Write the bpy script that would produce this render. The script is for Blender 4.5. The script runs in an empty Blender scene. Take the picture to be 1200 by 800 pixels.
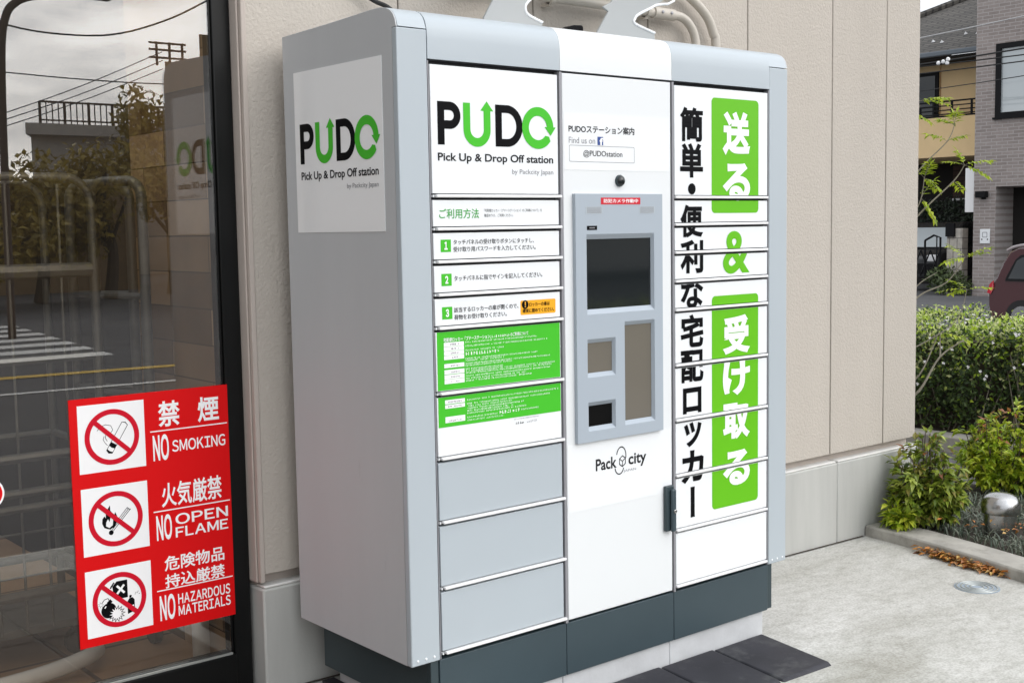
import bpy, bmesh, math, random
from mathutils import Vector, Matrix
RAD = math.radians
rng = random.Random(11)
scene = bpy.context.scene
COL = scene.collection

# ------------------------------------------------------------------ camera
def rotmat(a, b, c):
    return Matrix.Rotation(a, 3, 'Z') @ Matrix.Rotation(b, 3, 'X') @ Matrix.Rotation(c, 3, 'Y')
_r = rotmat(-0.6896, -0.0924, 0.0166)
cd = bpy.data.cameras.new('camera')
cam = bpy.data.objects.new('camera', cd)
COL.objects.link(cam)
_rt, _fw, _up = _r.col[0], _r.col[1], _r.col[2]
cam.matrix_world = Matrix(((_rt[0], _up[0], -_fw[0], -1.7134), (_rt[1], _up[1], -_fw[1], -2.493),
                           (_rt[2], _up[2], -_fw[2], 1.0927), (0, 0, 0, 1)))
cd.sensor_fit = 'HORIZONTAL'
cd.sensor_width = 36.0
cd.lens = 1451.9 / 1200 * 36.0
cd.clip_start = 0.05
cd.clip_end = 1000
scene.camera = cam

# ------------------------------------------------------------------ sky, sun, exposure
SUN_EL, SUN_AZ = RAD(33), RAD(154)          # azimuth measured from +Y towards +X
w = bpy.data.worlds.new('World')
scene.world = w
w.use_nodes = True
nt = w.node_tree
bg = nt.nodes['Background']
sky = nt.nodes.new('ShaderNodeTexSky')
sky.sky_type = 'NISHITA'
sky.sun_disc = False
sky.sun_elevation = SUN_EL
sky.sun_rotation = SUN_AZ
sky.dust_density = 3.0
tc = nt.nodes.new('ShaderNodeTexCoord')
mp = nt.nodes.new('ShaderNodeMapping')
mp.inputs['Scale'].default_value = (1.6, 1.6, 5.0)
nz = nt.nodes.new('ShaderNodeTexNoise')
nz.inputs['Scale'].default_value = 4.5
nz.inputs['Detail'].default_value = 6
nz.inputs['Roughness'].default_value = 0.55
cr = nt.nodes.new('ShaderNodeValToRGB')
cr.color_ramp.elements[0].position = 0.36
cr.color_ramp.elements[0].color = (8.0, 8.4, 9.2, 1)
cr.color_ramp.elements[1].position = 0.66
cr.color_ramp.elements[1].color = (19.0, 19.2, 19.4, 1)
mx = nt.nodes.new('ShaderNodeMixRGB')
mx.inputs[0].default_value = 0.86
nt.links.new(tc.outputs['Generated'], mp.inputs[0])
nt.links.new(mp.outputs[0], nz.inputs['Vector'])
nt.links.new(nz.outputs['Fac'], cr.inputs[0])
nt.links.new(sky.outputs[0], mx.inputs[1])
nt.links.new(cr.outputs[0], mx.inputs[2])
# the cloud is brighter round the hidden sun
dp = nt.nodes.new('ShaderNodeVectorMath')
dp.operation = 'DOT_PRODUCT'
dp.inputs[1].default_value = (math.sin(SUN_AZ) * math.cos(SUN_EL), math.cos(SUN_AZ) * math.cos(SUN_EL), math.sin(SUN_EL))
nt.links.new(tc.outputs['Generated'], dp.inputs[0])
m0 = nt.nodes.new('ShaderNodeMath'); m0.operation = 'MAXIMUM'; m0.inputs[1].default_value = 0.0
m1 = nt.nodes.new('ShaderNodeMath'); m1.operation = 'POWER'; m1.inputs[1].default_value = 3.0
m2 = nt.nodes.new('ShaderNodeMath'); m2.operation = 'MULTIPLY_ADD'; m2.inputs[1].default_value = 2.4; m2.inputs[2].default_value = 1.60
nt.links.new(dp.outputs['Value'], m0.inputs[0]); nt.links.new(m0.outputs[0], m1.inputs[0]); nt.links.new(m1.outputs[0], m2.inputs[0])
gm = nt.nodes.new('ShaderNodeMixRGB'); gm.blend_type = 'MULTIPLY'; gm.inputs[0].default_value = 1.0
nt.links.new(mx.outputs[0], gm.inputs[1]); nt.links.new(m2.outputs[0], gm.inputs[2])
nt.links.new(gm.outputs[0], bg.inputs[0])
bg.inputs[1].default_value = 0.10

sd = bpy.data.lights.new('sun', 'SUN')
sd.energy = 0.5
sd.angle = RAD(28)
sd.color = (1.0, 0.96, 0.90)
sun = bpy.data.objects.new('sun', sd)
COL.objects.link(sun)
_d = Vector((math.sin(SUN_AZ) * math.cos(SUN_EL), math.cos(SUN_AZ) * math.cos(SUN_EL), math.sin(SUN_EL)))
sun.rotation_euler = (-_d).to_track_quat('-Z', 'Y').to_euler()
sun.location = (4, -6, 9)

scene.view_settings.view_transform = 'Standard'
scene.view_settings.look = 'None'
scene.view_settings.exposure = -0.66
scene.view_settings.gamma = 1.0
scene.view_settings.use_curve_mapping = False
scene.cycles.max_bounces = 10
scene.cycles.transparent_max_bounces = 12
scene.cycles.sample_clamp_indirect = 6.0

# ------------------------------------------------------------------ materials
def new_mat(name):
    m = bpy.data.materials.new(name)
    m.use_nodes = True
    return m, m.node_tree, m.node_tree.nodes['Principled BSDF']

def mat(name, col, rough=0.5, metal=0.0, spec=0.5, var=0.0, vscale=3.0, vstretch=(1, 1, 1), bump=0.0, bscale=60.0,
        bdist=0.002, coat=0.0, dirt=None, rvar=0.0):
    m, t, p = new_mat(name)
    L = t.links.new
    p.inputs['Base Color'].default_value = (*col, 1)
    p.inputs['Roughness'].default_value = rough
    p.inputs['Metallic'].default_value = metal
    p.inputs['Specular IOR Level'].default_value = spec
    p.inputs['Coat Weight'].default_value = coat
    co = t.nodes.new('ShaderNodeTexCoord')
    if var > 0 or rvar > 0:
        mpn = t.nodes.new('ShaderNodeMapping')
        mpn.inputs['Scale'].default_value = vstretch
        n = t.nodes.new('ShaderNodeTexNoise')
        n.inputs['Scale'].default_value = vscale
        n.inputs['Detail'].default_value = 8
        n.inputs['Roughness'].default_value = 0.6
        L(co.outputs['Object'], mpn.inputs[0])
        L(mpn.outputs[0], n.inputs['Vector'])
        if var > 0:
            r = t.nodes.new('ShaderNodeValToRGB')
            r.color_ramp.elements[0].position = 0.28
            r.color_ramp.elements[1].position = 0.72
            r.color_ramp.elements[0].color = (*[c * (1 - var) for c in col], 1)
            r.color_ramp.elements[1].color = (*[min(1, c * (1 + var)) for c in col], 1)
            L(n.outputs['Fac'], r.inputs[0])
            out = r.outputs[0]
            if dirt:
                n2 = t.nodes.new('ShaderNodeTexNoise')
                n2.inputs['Scale'].default_value = dirt[1]
                n2.inputs['Detail'].default_value = 10
                n2.inputs['Roughness'].default_value = 0.7
                L(mpn.outputs[0], n2.inputs['Vector'])
                r2 = t.nodes.new('ShaderNodeValToRGB')
                r2.color_ramp.elements[0].position = dirt[2]
                r2.color_ramp.elements[1].position = dirt[3]
                L(n2.outputs['Fac'], r2.inputs[0])
                mm = t.nodes.new('ShaderNodeMixRGB')
                L(r2.outputs[0], mm.inputs[0])
                L(out, mm.inputs[1])
                mm.inputs[2].default_value = (*dirt[0], 1)
                out = mm.outputs[0]
            L(out, p.inputs['Base Color'])
        if rvar > 0:
            mr = t.nodes.new('ShaderNodeMapRange')
            mr.inputs['To Min'].default_value = max(0, rough - rvar)
            mr.inputs['To Max'].default_value = min(1, rough + rvar)
            L(n.outputs['Fac'], mr.inputs['Value'])
            L(mr.outputs[0], p.inputs['Roughness'])
    if bump > 0:
        n = t.nodes.new('ShaderNodeTexNoise')
        n.inputs['Scale'].default_value = bscale
        n.inputs['Detail'].default_value = 4
        n.inputs['Roughness'].default_value = 0.55
        L(co.outputs['Object'], n.inputs['Vector'])
        b = t.nodes.new('ShaderNodeBump')
        b.inputs['Strength'].default_value = bump
        b.inputs['Distance'].default_value = bdist
        L(n.outputs['Fac'], b.inputs['Height'])
        L(b.outputs[0], p.inputs['Normal'])
    return m

def leaf_mat(name, cols, rough=0.45, trans=0.25):
    m, t, p = new_mat(name)
    L = t.links.new
    g = t.nodes.new('ShaderNodeNewGeometry')
    r = t.nodes.new('ShaderNodeValToRGB')
    while len(r.color_ramp.elements) < len(cols):
        r.color_ramp.elements.new(0.5)
    for i, c in enumerate(cols):
        r.color_ramp.elements[i].position = i / max(1, len(cols) - 1)
        r.color_ramp.elements[i].color = (*c, 1)
    L(g.outputs['Random Per Island'], r.inputs[0])
    L(r.outputs[0], p.inputs['Base Color'])
    p.inputs['Roughness'].default_value = rough
    tr = t.nodes.new('ShaderNodeBsdfTranslucent')
    L(r.outputs[0], tr.inputs[0])
    ms = t.nodes.new('ShaderNodeMixShader')
    ms.inputs[0].default_value = trans
    L(p.outputs[0], ms.inputs[1])
    L(tr.outputs[0], ms.inputs[2])
    L(ms.outputs[0], t.nodes['Material Output'].inputs[0])
    return m

def brick_mat(name, c1, c2, mort, bw, bh, mortar=0.006, axis='YZ', rough=0.8, bump=0.4, squash=0.5, var=0.15):
    m, t, p = new_mat(name)
    L = t.links.new
    co = t.nodes.new('ShaderNodeTexCoord')
    sx = t.nodes.new('ShaderNodeSeparateXYZ')
    cx = t.nodes.new('ShaderNodeCombineXYZ')
    L(co.outputs['Object'], sx.inputs[0])
    L(sx.outputs[axis[0]], cx.inputs[0])
    L(sx.outputs[axis[1]], cx.inputs[1])
    b = t.nodes.new('ShaderNodeTexBrick')
    b.offset = squash
    b.inputs['Color1'].default_value = (*c1, 1)
    b.inputs['Color2'].default_value = (*c2, 1)
    b.inputs['Mortar'].default_value = (*mort, 1)
    b.inputs['Scale'].default_value = 1.0
    b.inputs['Mortar Size'].default_value = mortar
    b.inputs['Mortar Smooth'].default_value = 0.1
    b.inputs['Brick Width'].default_value = bw
    b.inputs['Row Height'].default_value = bh
    L(cx.outputs[0], b.inputs['Vector'])
    n = t.nodes.new('ShaderNodeTexNoise')
    n.inputs['Scale'].default_value = 9
    n.inputs['Detail'].default_value = 8
    L(co.outputs['Object'], n.inputs['Vector'])
    mr = t.nodes.new('ShaderNodeMapRange')
    mr.inputs['To Min'].default_value = 1 - var
    mr.inputs['To Max'].default_value = 1 + var
    L(n.outputs['Fac'], mr.inputs['Value'])
    mm = t.nodes.new('ShaderNodeMixRGB')
    mm.blend_type = 'MULTIPLY'
    mm.inputs[0].default_value = 1
    L(b.outputs['Color'], mm.inputs[1])
    L(mr.outputs[0], mm.inputs[2])
    L(mm.outputs[0], p.inputs['Base Color'])
    p.inputs['Roughness'].default_value = rough
    bp = t.nodes.new('ShaderNodeBump')
    bp.inputs['Strength'].default_value = bump
    bp.inputs['Distance'].default_value = 0.004
    bp.invert = True
    L(b.outputs['Fac'], bp.inputs['Height'])
    L(bp.outputs[0], p.inputs['Normal'])
    return m

def glass_mat(name, ior=1.6, tint=(0.8, 0.78, 0.75)):
    m, t, p = new_mat(name)
    L = t.links.new
    t.nodes.remove(p)
    # Schlick reflectance, the same from either side of the pane
    f0 = ((ior - 1) / (ior + 1)) ** 2
    g = t.nodes.new('ShaderNodeNewGeometry')
    d = t.nodes.new('ShaderNodeVectorMath'); d.operation = 'DOT_PRODUCT'
    L(g.outputs['Normal'], d.inputs[0]); L(g.outputs['Incoming'], d.inputs[1])
    def mth(op, a, b=None):
        n = t.nodes.new('ShaderNodeMath'); n.operation = op
        for i, v in enumerate((a, b)):
            if v is None: continue
            if isinstance(v, (int, float)): n.inputs[i].default_value = v
            else: L(v, n.inputs[i])
        return n.outputs[0]
    f_out = mth('ADD', mth('MULTIPLY', mth('POWER', mth('SUBTRACT', 1.0, mth('ABSOLUTE', d.outputs['Value'])), 5.0), 1 - f0), f0)
    tr = t.nodes.new('ShaderNodeBsdfTransparent')
    tr.inputs[0].default_value = (*tint, 1)
    gl = t.nodes.new('ShaderNodeBsdfGlossy')
    gl.inputs['Roughness'].default_value = 0.0
    gl.inputs[0].default_value = (0.95, 0.97, 1, 1)
    ms = t.nodes.new('ShaderNodeMixShader')
    L(f_out, ms.inputs[0])
    L(tr.outputs[0], ms.inputs[1])
    L(gl.outputs[0], ms.inputs[2])
    L(ms.outputs[0], t.nodes['Material Output'].inputs[0])
    return m

M = dict(
    light_grey=mat('light_grey_paint', (0.42, 0.468, 0.50), 0.38, var=0.02, vscale=2, bump=0.02, bscale=400),
    side_grey=mat('side_grey_paint', (0.49, 0.505, 0.515), 0.55, var=0.03, vscale=1.6, vstretch=(1, 3, .6), dirt=((0.40, 0.40, 0.40), 5, .64, .84)),
    white=mat('white_paint', (0.80, 0.82, 0.83), 0.3, var=0.01),
    panel_white=mat('panel_white', (0.735, 0.755, 0.76), 0.32),
    sticker=mat('white_sticker', (0.80, 0.82, 0.83), 0.22),
    side_sticker=mat('glossy_sticker', (0.86, 0.87, 0.87), 0.12, bump=0.05, bscale=40, bdist=0.004),
    rail=mat('white_rail', (0.82, 0.82, 0.82), 0.25),
    strip=mat('grey_strip', (0.30, 0.30, 0.32), 0.4, metal=0.3),
    gap=mat('dark_gap', (0.012, 0.012, 0.016), 0.6),
    slate=mat('slate_paint', (0.043, 0.064, 0.075), 0.34, spec=0.35, var=0.06, vscale=5, rvar=0.06),
    slate_dark=mat('slate_dark', (0.030, 0.048, 0.055), 0.4),
    term=mat('terminal_grey', (0.37, 0.42, 0.47), 0.4, bump=0.03, bscale=500),
    screen=mat('screen_glass', (0.012, 0.015, 0.016), 0.05, spec=0.6),
    reader=mat('reader_window', (0.16, 0.145, 0.12), 0.12),
    slot=mat('black_slot', (0.002, 0.002, 0.002), 0.5, spec=0.1),
    black=mat('black_print', (0.003, 0.003, 0.004), 0.5, spec=0.08),
    grey_ink=mat('grey_print', (0.22, 0.22, 0.24), 0.5),
    dark_ink=mat('dark_print', (0.012, 0.012, 0.014), 0.5, spec=0.2),
    blue_ink=mat('blue_print', (0.03, 0.07, 0.26), 0.4),
    white_ink=mat('white_print', (0.88, 0.88, 0.88), 0.4),
    green=mat('green_print', (0.060, 0.48, 0.025), 0.4, spec=0.25),
    lime=mat('lime_print', (0.125, 0.47, 0.010), 0.4, spec=0.25),
    green_ink=mat('green_ink', (0.06, 0.36, 0.07), 0.4),
    orange=mat('orange_sticker', (0.86, 0.40, 0.015), 0.35),
    red=mat('red_sign', (0.66, 0.0015, 0.003), 0.45, spec=0.2),
    red_label=mat('red_label', (0.60, 0.012, 0.03), 0.35),
    ring=mat('red_print', (0.58, 0.003, 0.02), 0.45, spec=0.2),
    concrete_block=mat('pale_concrete', (0.52, 0.53, 0.54), 0.85, var=0.12, vscale=9, bump=0.3, bscale=90, dirt=((0.3, 0.3, 0.3), 40, .66, .74)),
    rubber=mat('dark_rubber', (0.026, 0.026, 0.033), 0.6, spec=0.35, var=0.25, vscale=7, bump=0.2, bscale=300, dirt=((0.09, 0.092, 0.095), 12, .50, .78)),
    siding=mat('beige_siding', (0.470, 0.428, 0.376), 0.85, var=0.045, vscale=3.0, vstretch=(1.5, 1, .12), bump=0.65, bscale=120, bdist=0.005),
    trim_beige=mat('beige_trim', (0.46, 0.405, 0.36), 0.75, var=0.04, vscale=6),
    plinth=mat('concrete_plinth', (0.425, 0.425, 0.40), 0.9, var=0.11, vscale=4, vstretch=(2, 2, .25), bump=0.2, bscale=120, dirt=((0.33, 0.33, 0.30), 10, .60, .78)),
    plinth_top=mat('pale_mortar', (0.66, 0.65, 0.62), 0.9, var=0.1, vscale=14, bump=0.3, bscale=100),
    black_frame=mat('black_aluminium', (0.004, 0.0045, 0.0045), 0.35, spec=0.25),
    bead=mat('pale_bead', (0.42, 0.44, 0.42), 0.3, metal=0.6),
    pipe=mat('beige_pipe', (0.50, 0.46, 0.40), 0.45, var=0.04, vscale=8),
    bracket=mat('bracket_grey', (0.36, 0.375, 0.375), 0.42, var=0.03),
    bracket_edge=mat('bracket_edge', (0.80, 0.82, 0.83), 0.4),  # pale tone; on the bracket rims it stands for caught light
    steel=mat('brushed_steel', (0.42, 0.42, 0.42), 0.24, metal=1.0, var=0.05, vscale=3, vstretch=(40, 40, 1), rvar=0.08),
    cage=mat('zinc_tube', (0.14, 0.15, 0.152), 0.45, metal=0.35, var=0.2, vscale=14),
    cage_white=mat('pale_tube', (0.62, 0.66, 0.70), 0.35),
    cover=mat('blue_grey_lid', (0.27, 0.32, 0.37), 0.6, var=0.15, vscale=40),
    added_slab=mat('added_slab_brown', (0.125, 0.105, 0.088), 0.85, var=0.15, vscale=6, bump=0.2, bscale=120),  # dark brown, so the mirrored ground reads like the floor tile
    kerb=mat('kerb_concrete', (0.36, 0.345, 0.31), 0.9, var=0.22, vscale=8, bump=0.4, bscale=90, dirt=((0.17, 0.165, 0.14), 6, .52, .75)),
    soil=mat('soil', (0.05, 0.04, 0.03), 1.0, var=0.4, vscale=20, bump=0.5, bscale=60),
    asphalt=mat('asphalt', (0.085, 0.085, 0.09), 0.9, var=0.2, vscale=1.0, bump=0.3, bscale=140, dirt=((0.12, 0.12, 0.12), 0.7, .45, .75)),
    path=mat('dark_pavement', (0.115, 0.108, 0.122), 0.9, var=0.3, vscale=14, bump=0.4, bscale=120),
    paint=mat('road_paint', (0.75, 0.75, 0.72), 0.7, var=0.1, vscale=5),
    yellow=mat('yellow_paint', (0.65, 0.42, 0.04), 0.7),
    bark=mat('pale_bark', (0.24, 0.22, 0.17), 0.8, var=0.2, vscale=20),
    dark_bark=mat('dark_bark', (0.09, 0.07, 0.05), 0.9, var=0.3, vscale=12),
    stucco=mat('tan_stucco', (0.72, 0.53, 0.29), 0.85, var=0.05, vscale=2),
    dark_void=mat('dark_recess', (0.012, 0.010, 0.009), 0.9),
    brown_clad=brick_mat('brown_cladding', (0.045, 0.024, 0.018), (0.06, 0.03, 0.022), (0.012, 0.008, 0.006), 6.0, 0.16, 0.012, 'YZ'),
    roof=brick_mat('roof_tiles', (0.068, 0.063, 0.056), (0.112, 0.102, 0.09), (0.03, 0.028, 0.026), 0.55, 0.135, 0.022, 'YX', bump=0.8),
    brick=brick_mat('grey_brick', (0.24, 0.205, 0.19), (0.31, 0.268, 0.25), (0.38, 0.35, 0.335), 0.30, 0.088, 0.010, 'YZ'),
    far_metal=mat('dark_metal', (0.006, 0.006, 0.007), 0.5, spec=0.15),
    gutter=mat('blue_grey_gutter', (0.11, 0.13, 0.15), 0.5),
    far_glass=mat('sky_painted_pane', (0.42, 0.46, 0.47), 0.05, spec=1.0, coat=1.0),  # reflected sky put into the pale base colour
    dark_glass=mat('dark_window', (0.02, 0.024, 0.026), 0.05),
    block=brick_mat('stone_blocks', (0.42, 0.39, 0.34), (0.58, 0.54, 0.48), (0.22, 0.20, 0.18), 0.23, 0.29, 0.015, 'YZ', var=0.4),
    car=mat('maroon_paint', (0.055, 0.012, 0.015), 0.22, spec=0.3, coat=0.08),
    car_roof=mat('pale_edge', (0.30, 0.26, 0.26), 0.2, coat=0.5),
    tyre=mat('tyre', (0.015, 0.015, 0.015), 0.8),
    lamp_red=mat('red_lens', (0.50, 0.015, 0.03), 0.15, coat=1),
    van=mat('silver_van', (0.035, 0.036, 0.038), 0.25, coat=0.4),
    windscreen=mat('windscreen', (0.50, 0.55, 0.57), 0.05, coat=1),
    wall_white=mat('pale_wall', (0.55, 0.53, 0.50), 0.8, var=0.06),
    wall_tan=mat('brown_wall', (0.34, 0.24, 0.14), 0.85, var=0.25, vscale=0.35),
    cable=mat('cable', (0.012, 0.012, 0.012), 0.6),
    pale_wire=mat('pale_wire', (0.45, 0.45, 0.45), 0.6),
    insulator=mat('insulator', (0.75, 0.75, 0.75), 0.3),
    pole=mat('brown_pole', (0.10, 0.065, 0.045), 0.6),
    tile=brick_mat('floor_tile', (0.36, 0.25, 0.16), (0.42, 0.29, 0.19), (0.09, 0.065, 0.05), 0.42, 0.42, 0.008, 'XY', rough=0.4, squash=0.0),
    wood=brick_mat('wood_boards', (0.12, 0.077, 0.042), (0.50, 0.37, 0.24), (0.10, 0.07, 0.04), 0.44, 0.108, 0.002, 'YZ', rough=0.6, squash=0.37, var=0.3),
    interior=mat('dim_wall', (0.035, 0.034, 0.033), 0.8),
    shade_wall=mat('shade_wall_brown', (0.34, 0.29, 0.24), 0.85, var=0.1, vscale=2),  # for the added wall that shades the locker side
    glass=glass_mat('shop_glass', 2.05, (.92, .88, .82)),
)
# exposed aggregate / stained concrete forecourt
def concrete_ground():
    m, t, p = new_mat('forecourt_concrete')
    L = t.links.new
    co = t.nodes.new('ShaderNodeTexCoord')
    def noise(sc, det, ro, stretch=None, dist=0.0):
        n = t.nodes.new('ShaderNodeTexNoise')
        n.inputs['Scale'].default_value = sc
        n.inputs['Detail'].default_value = det
        n.inputs['Roughness'].default_value = ro
        n.inputs['Distortion'].default_value = dist
        if stretch:
            q = t.nodes.new('ShaderNodeMapping')
            q.inputs['Scale'].default_value = stretch
            L(co.outputs['Object'], q.inputs[0])
            L(q.outputs[0], n.inputs['Vector'])
        else:
            L(co.outputs['Object'], n.inputs['Vector'])
        return n
    def ramp(n, stops):
        r = t.nodes.new('ShaderNodeValToRGB')
        while len(r.color_ramp.elements) < len(stops):
            r.color_ramp.elements.new(0.5)
        for i, (ps, c) in enumerate(stops):
            r.color_ramp.elements[i].position = ps
            r.color_ramp.elements[i].color = (*c, 1)
        L(n.outputs['Fac'], r.inputs[0])
        return r
    a = ramp(noise(1.1, 7, 0.55, (.8, 1.9, 1), 0.9), [(0.30, (0.37, 0.36, 0.32)), (0.50, (0.52, 0.515, 0.485)), (0.68, (0.62, 0.615, 0.59))])
    b = ramp(noise(16, 10, 0.75, (1, 1.6, 1)), [(0.34, (0.72, 0.72, 0.69)), (0.54, (1, 1, 1)), (0.75, (1.06, 1.06, 1.06))])
    c = ramp(noise(130, 4, 0.6), [(0.32, (0.70, 0.69, 0.67)), (0.60, (1.05, 1.05, 1.05))])
    m1 = t.nodes.new('ShaderNodeMixRGB'); m1.blend_type = 'MULTIPLY'; m1.inputs[0].default_value = 0.8
    m2 = t.nodes.new('ShaderNodeMixRGB'); m2.blend_type = 'MULTIPLY'; m2.inputs[0].default_value = 0.9
    L(a.outputs[0], m1.inputs[1]); L(b.outputs[0], m1.inputs[2])
    L(m1.outputs[0], m2.inputs[1]); L(c.outputs[0], m2.inputs[2])
    L(m2.outputs[0], p.inputs['Base Color'])
    p.inputs['Roughness'].default_value = 0.85
    bp = t.nodes.new('ShaderNodeBump')
    bp.inputs['Strength'].default_value = 0.35
    bp.inputs['Distance'].default_value = 0.004
    L(noise(70, 6, 0.7).outputs['Fac'], bp.inputs['Height'])
    L(bp.outputs[0], p.inputs['Normal'])
    return m
M['concrete'] = concrete_ground()

LM = dict(
    hedge=leaf_mat('hedge_leaves', [(0.018, 0.035, 0.010), (0.035, 0.07, 0.016), (0.055, 0.10, 0.02), (0.10, 0.16, 0.03), (0.025, 0.05, 0.012)]),
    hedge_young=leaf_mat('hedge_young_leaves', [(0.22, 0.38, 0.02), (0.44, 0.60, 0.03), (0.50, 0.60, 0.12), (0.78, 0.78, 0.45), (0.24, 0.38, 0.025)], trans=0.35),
    shrub=leaf_mat('shrub_leaves', [(0.06, 0.10, 0.015), (0.18, 0.27, 0.03), (0.32, 0.40, 0.055), (0.46, 0.53, 0.09), (0.10, 0.16, 0.022), (0.36, 0.28, 0.07)], rough=0.3, trans=0.35),
    shrub_bright=leaf_mat('bright_shrub_leaves', [(0.12, 0.20, 0.02), (0.32, 0.45, 0.03), (0.50, 0.62, 0.045), (0.62, 0.64, 0.07), (0.14, 0.23, 0.02)], rough=0.3, trans=0.4),
    shrub_red=leaf_mat('young_red_leaves', [(0.36, 0.12, 0.05), (0.45, 0.22, 0.06), (0.28, 0.09, 0.05), (0.42, 0.30, 0.09)]),
    lime=leaf_mat('lime_leaves', [(0.22, 0.32, 0.02), (0.38, 0.50, 0.03), (0.52, 0.60, 0.05), (0.16, 0.24, 0.02)], trans=0.4),
    mondo=leaf_mat('mondo_grass', [(0.05, 0.075, 0.05), (0.09, 0.115, 0.085), (0.14, 0.165, 0.12), (0.19, 0.21, 0.155), (0.04, 0.06, 0.035)], rough=0.5, trans=0.15),
    dry=leaf_mat('dry_leaves', [(0.42, 0.14, 0.025), (0.60, 0.27, 0.05), (0.26, 0.08, 0.02), (0.55, 0.36, 0.10), (0.13, 0.05, 0.02)], trans=0.1),
    tree=leaf_mat('tree_leaves', [(0.20, 0.15, 0.025), (0.34, 0.25, 0.04), (0.46, 0.34, 0.06), (0.24, 0.17, 0.03)]),
    dark=leaf_mat('dark_leaves', [(0.012, 0.022, 0.012), (0.022, 0.04, 0.02), (0.035, 0.055, 0.028)]),
    far=leaf_mat('weed_leaves', [(0.04, 0.06, 0.02), (0.07, 0.10, 0.03), (0.10, 0.14, 0.05)]),
)

# ------------------------------------------------------------------ mesh helpers
class MB:
    def __init__(s):
        s.v, s.f = [], []
    def add(s, vs, fs):
        o = len(s.v)
        s.v += [tuple(q) for q in vs]
        s.f += [tuple(i + o for i in f) for f in fs]
        return s
    def box(s, x0, x1, y0, y1, z0, z1):
        return s.add([(x0, y0, z0), (x1, y0, z0), (x1, y1, z0), (x0, y1, z0), (x0, y0, z1), (x1, y0, z1), (x1, y1, z1), (x0, y1, z1)],
                     [(0, 3, 2, 1), (4, 5, 6, 7), (0, 1, 5, 4), (1, 2, 6, 5), (2, 3, 7, 6), (3, 0, 4, 7)])
    def prism(s, poly, axis, a, b):
        def mk(p, t):
            return {'x': (t, p[0], p[1]), 'y': (p[0], t, p[1]), 'z': (p[0], p[1], t)}[axis]
        n = len(poly)
        vs = [mk(p, a) for p in poly] + [mk(p, b) for p in poly]
        fs = [tuple(range(n)), tuple(range(2 * n - 1, n - 1, -1))]
        fs += [(i, i + n, (i + 1) % n + n, (i + 1) % n) for i in range(n)]
        return s.add(vs, fs)
    def tube(s, pts, r, n=10, cap=True):
        pts = [Vector(p) for p in pts]
        rs = r if isinstance(r, (list, tuple)) else [r] * len(pts)
        up = None
        rings = []
        for i, p in enumerate(pts):
            a = pts[max(0, i - 1)]
            b = pts[min(len(pts) - 1, i + 1)]
            t = (b - a).normalized()
            if up is None:
                up = t.orthogonal().normalized()
            else:
                up = (up - t * up.dot(t))
                up = up.normalized() if up.length > 1e-6 else t.orthogonal().normalized()
            sd_ = t.cross(up)
            rings.append([p + (up * math.cos(2 * math.pi * k / n) + sd_ * math.sin(2 * math.pi * k / n)) * rs[i] for k in range(n)])
        vs = [q for rg in rings for q in rg]
        fs = []
        for i in range(len(pts) - 1):
            for k in range(n):
                fs.append((i * n + k, i * n + (k + 1) % n, (i + 1) * n + (k + 1) % n, (i + 1) * n + k))
        if cap:
            fs.append(tuple(range(n - 1, -1, -1)))
            o = (len(pts) - 1) * n
            fs.append(tuple(o + k for k in range(n)))
        return s.add(vs, fs)
    def lathe(s, prof, c, n=40, axis='z'):
        vs, fs = [], []
        for (r, h) in prof:
            for k in range(n):
                a = 2 * math.pi * k / n
                x, y = r * math.cos(a), r * math.sin(a)
                vs.append((c[0] + x, c[1] + y, c[2] + h) if axis == 'z' else (c[0] + x, c[1] - h, c[2] + y))
        m = len(prof)
        for i in range(m - 1):
            for k in range(n):
                fs.append((i * n + k, i * n + (k + 1) % n, (i + 1) * n + (k + 1) % n, (i + 1) * n + k))
        fs.append(tuple(range(n - 1, -1, -1)))
        fs.append(tuple((m - 1) * n + k for k in range(n)))
        return s.add(vs, fs)
    def leaf(s, p, d, nrm, ln, wd, bend=0.15):
        d = d.normalized()
        sd_ = d.cross(nrm)
        if sd_.length < 1e-5:
            sd_ = d.orthogonal()
        sd_.normalize()
        up = sd_.cross(d)
        m = p + d * ln * 0.45
        t = p + d * ln - up * ln * bend
        e = up * wd * 0.18
        return s.add([p, m + sd_ * wd * .5 + e, t, m - sd_ * wd * .5 + e, m], [(0, 4, 1), (4, 2, 1), (0, 3, 4), (4, 3, 2)])
    def build(s, name, m, parent=None, smooth=False, bevel=0.0, seg=2, fix=True):
        me = bpy.data.meshes.new(name)
        me.from_pydata(s.v, [], s.f)
        if fix:
            bm = bmesh.new()
            bm.from_mesh(me)
            bmesh.ops.recalc_face_normals(bm, faces=bm.faces)
            bm.to_mesh(me)
            bm.free()
        return link(name, me, m, parent, smooth, bevel, seg)

def link(name, me, m, parent=None, smooth=False, bevel=0.0, seg=2):
    o = bpy.data.objects.new(name, me)
    COL.objects.link(o)
    if m is not None:
        me.materials.clear()
        me.materials.append(m)
    if parent is not None:
        o.parent = parent
        o.matrix_parent_inverse = PINV[parent.name]
        PINV[o.name] = Matrix.Identity(4)
    else:
        PINV[o.name] = Matrix.Identity(4)
    if bevel > 0:
        b = o.modifiers.new('bevel', 'BEVEL')
        b.width = bevel
        b.segments = seg
        b.limit_method = 'ANGLE'
        b.angle_limit = RAD(35)
    if smooth or bevel > 0:
        me.polygons.foreach_set('use_smooth', [True] * len(me.polygons))
        me.set_sharp_from_angle(angle=RAD(38))
    return o
PINV = {}

def tag(o, label=None, cat=None, group=None, kind=None):
    if label: o['label'] = label
    if cat: o['category'] = cat
    if group: o['group'] = group
    if kind: o['kind'] = kind
    return o

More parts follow.
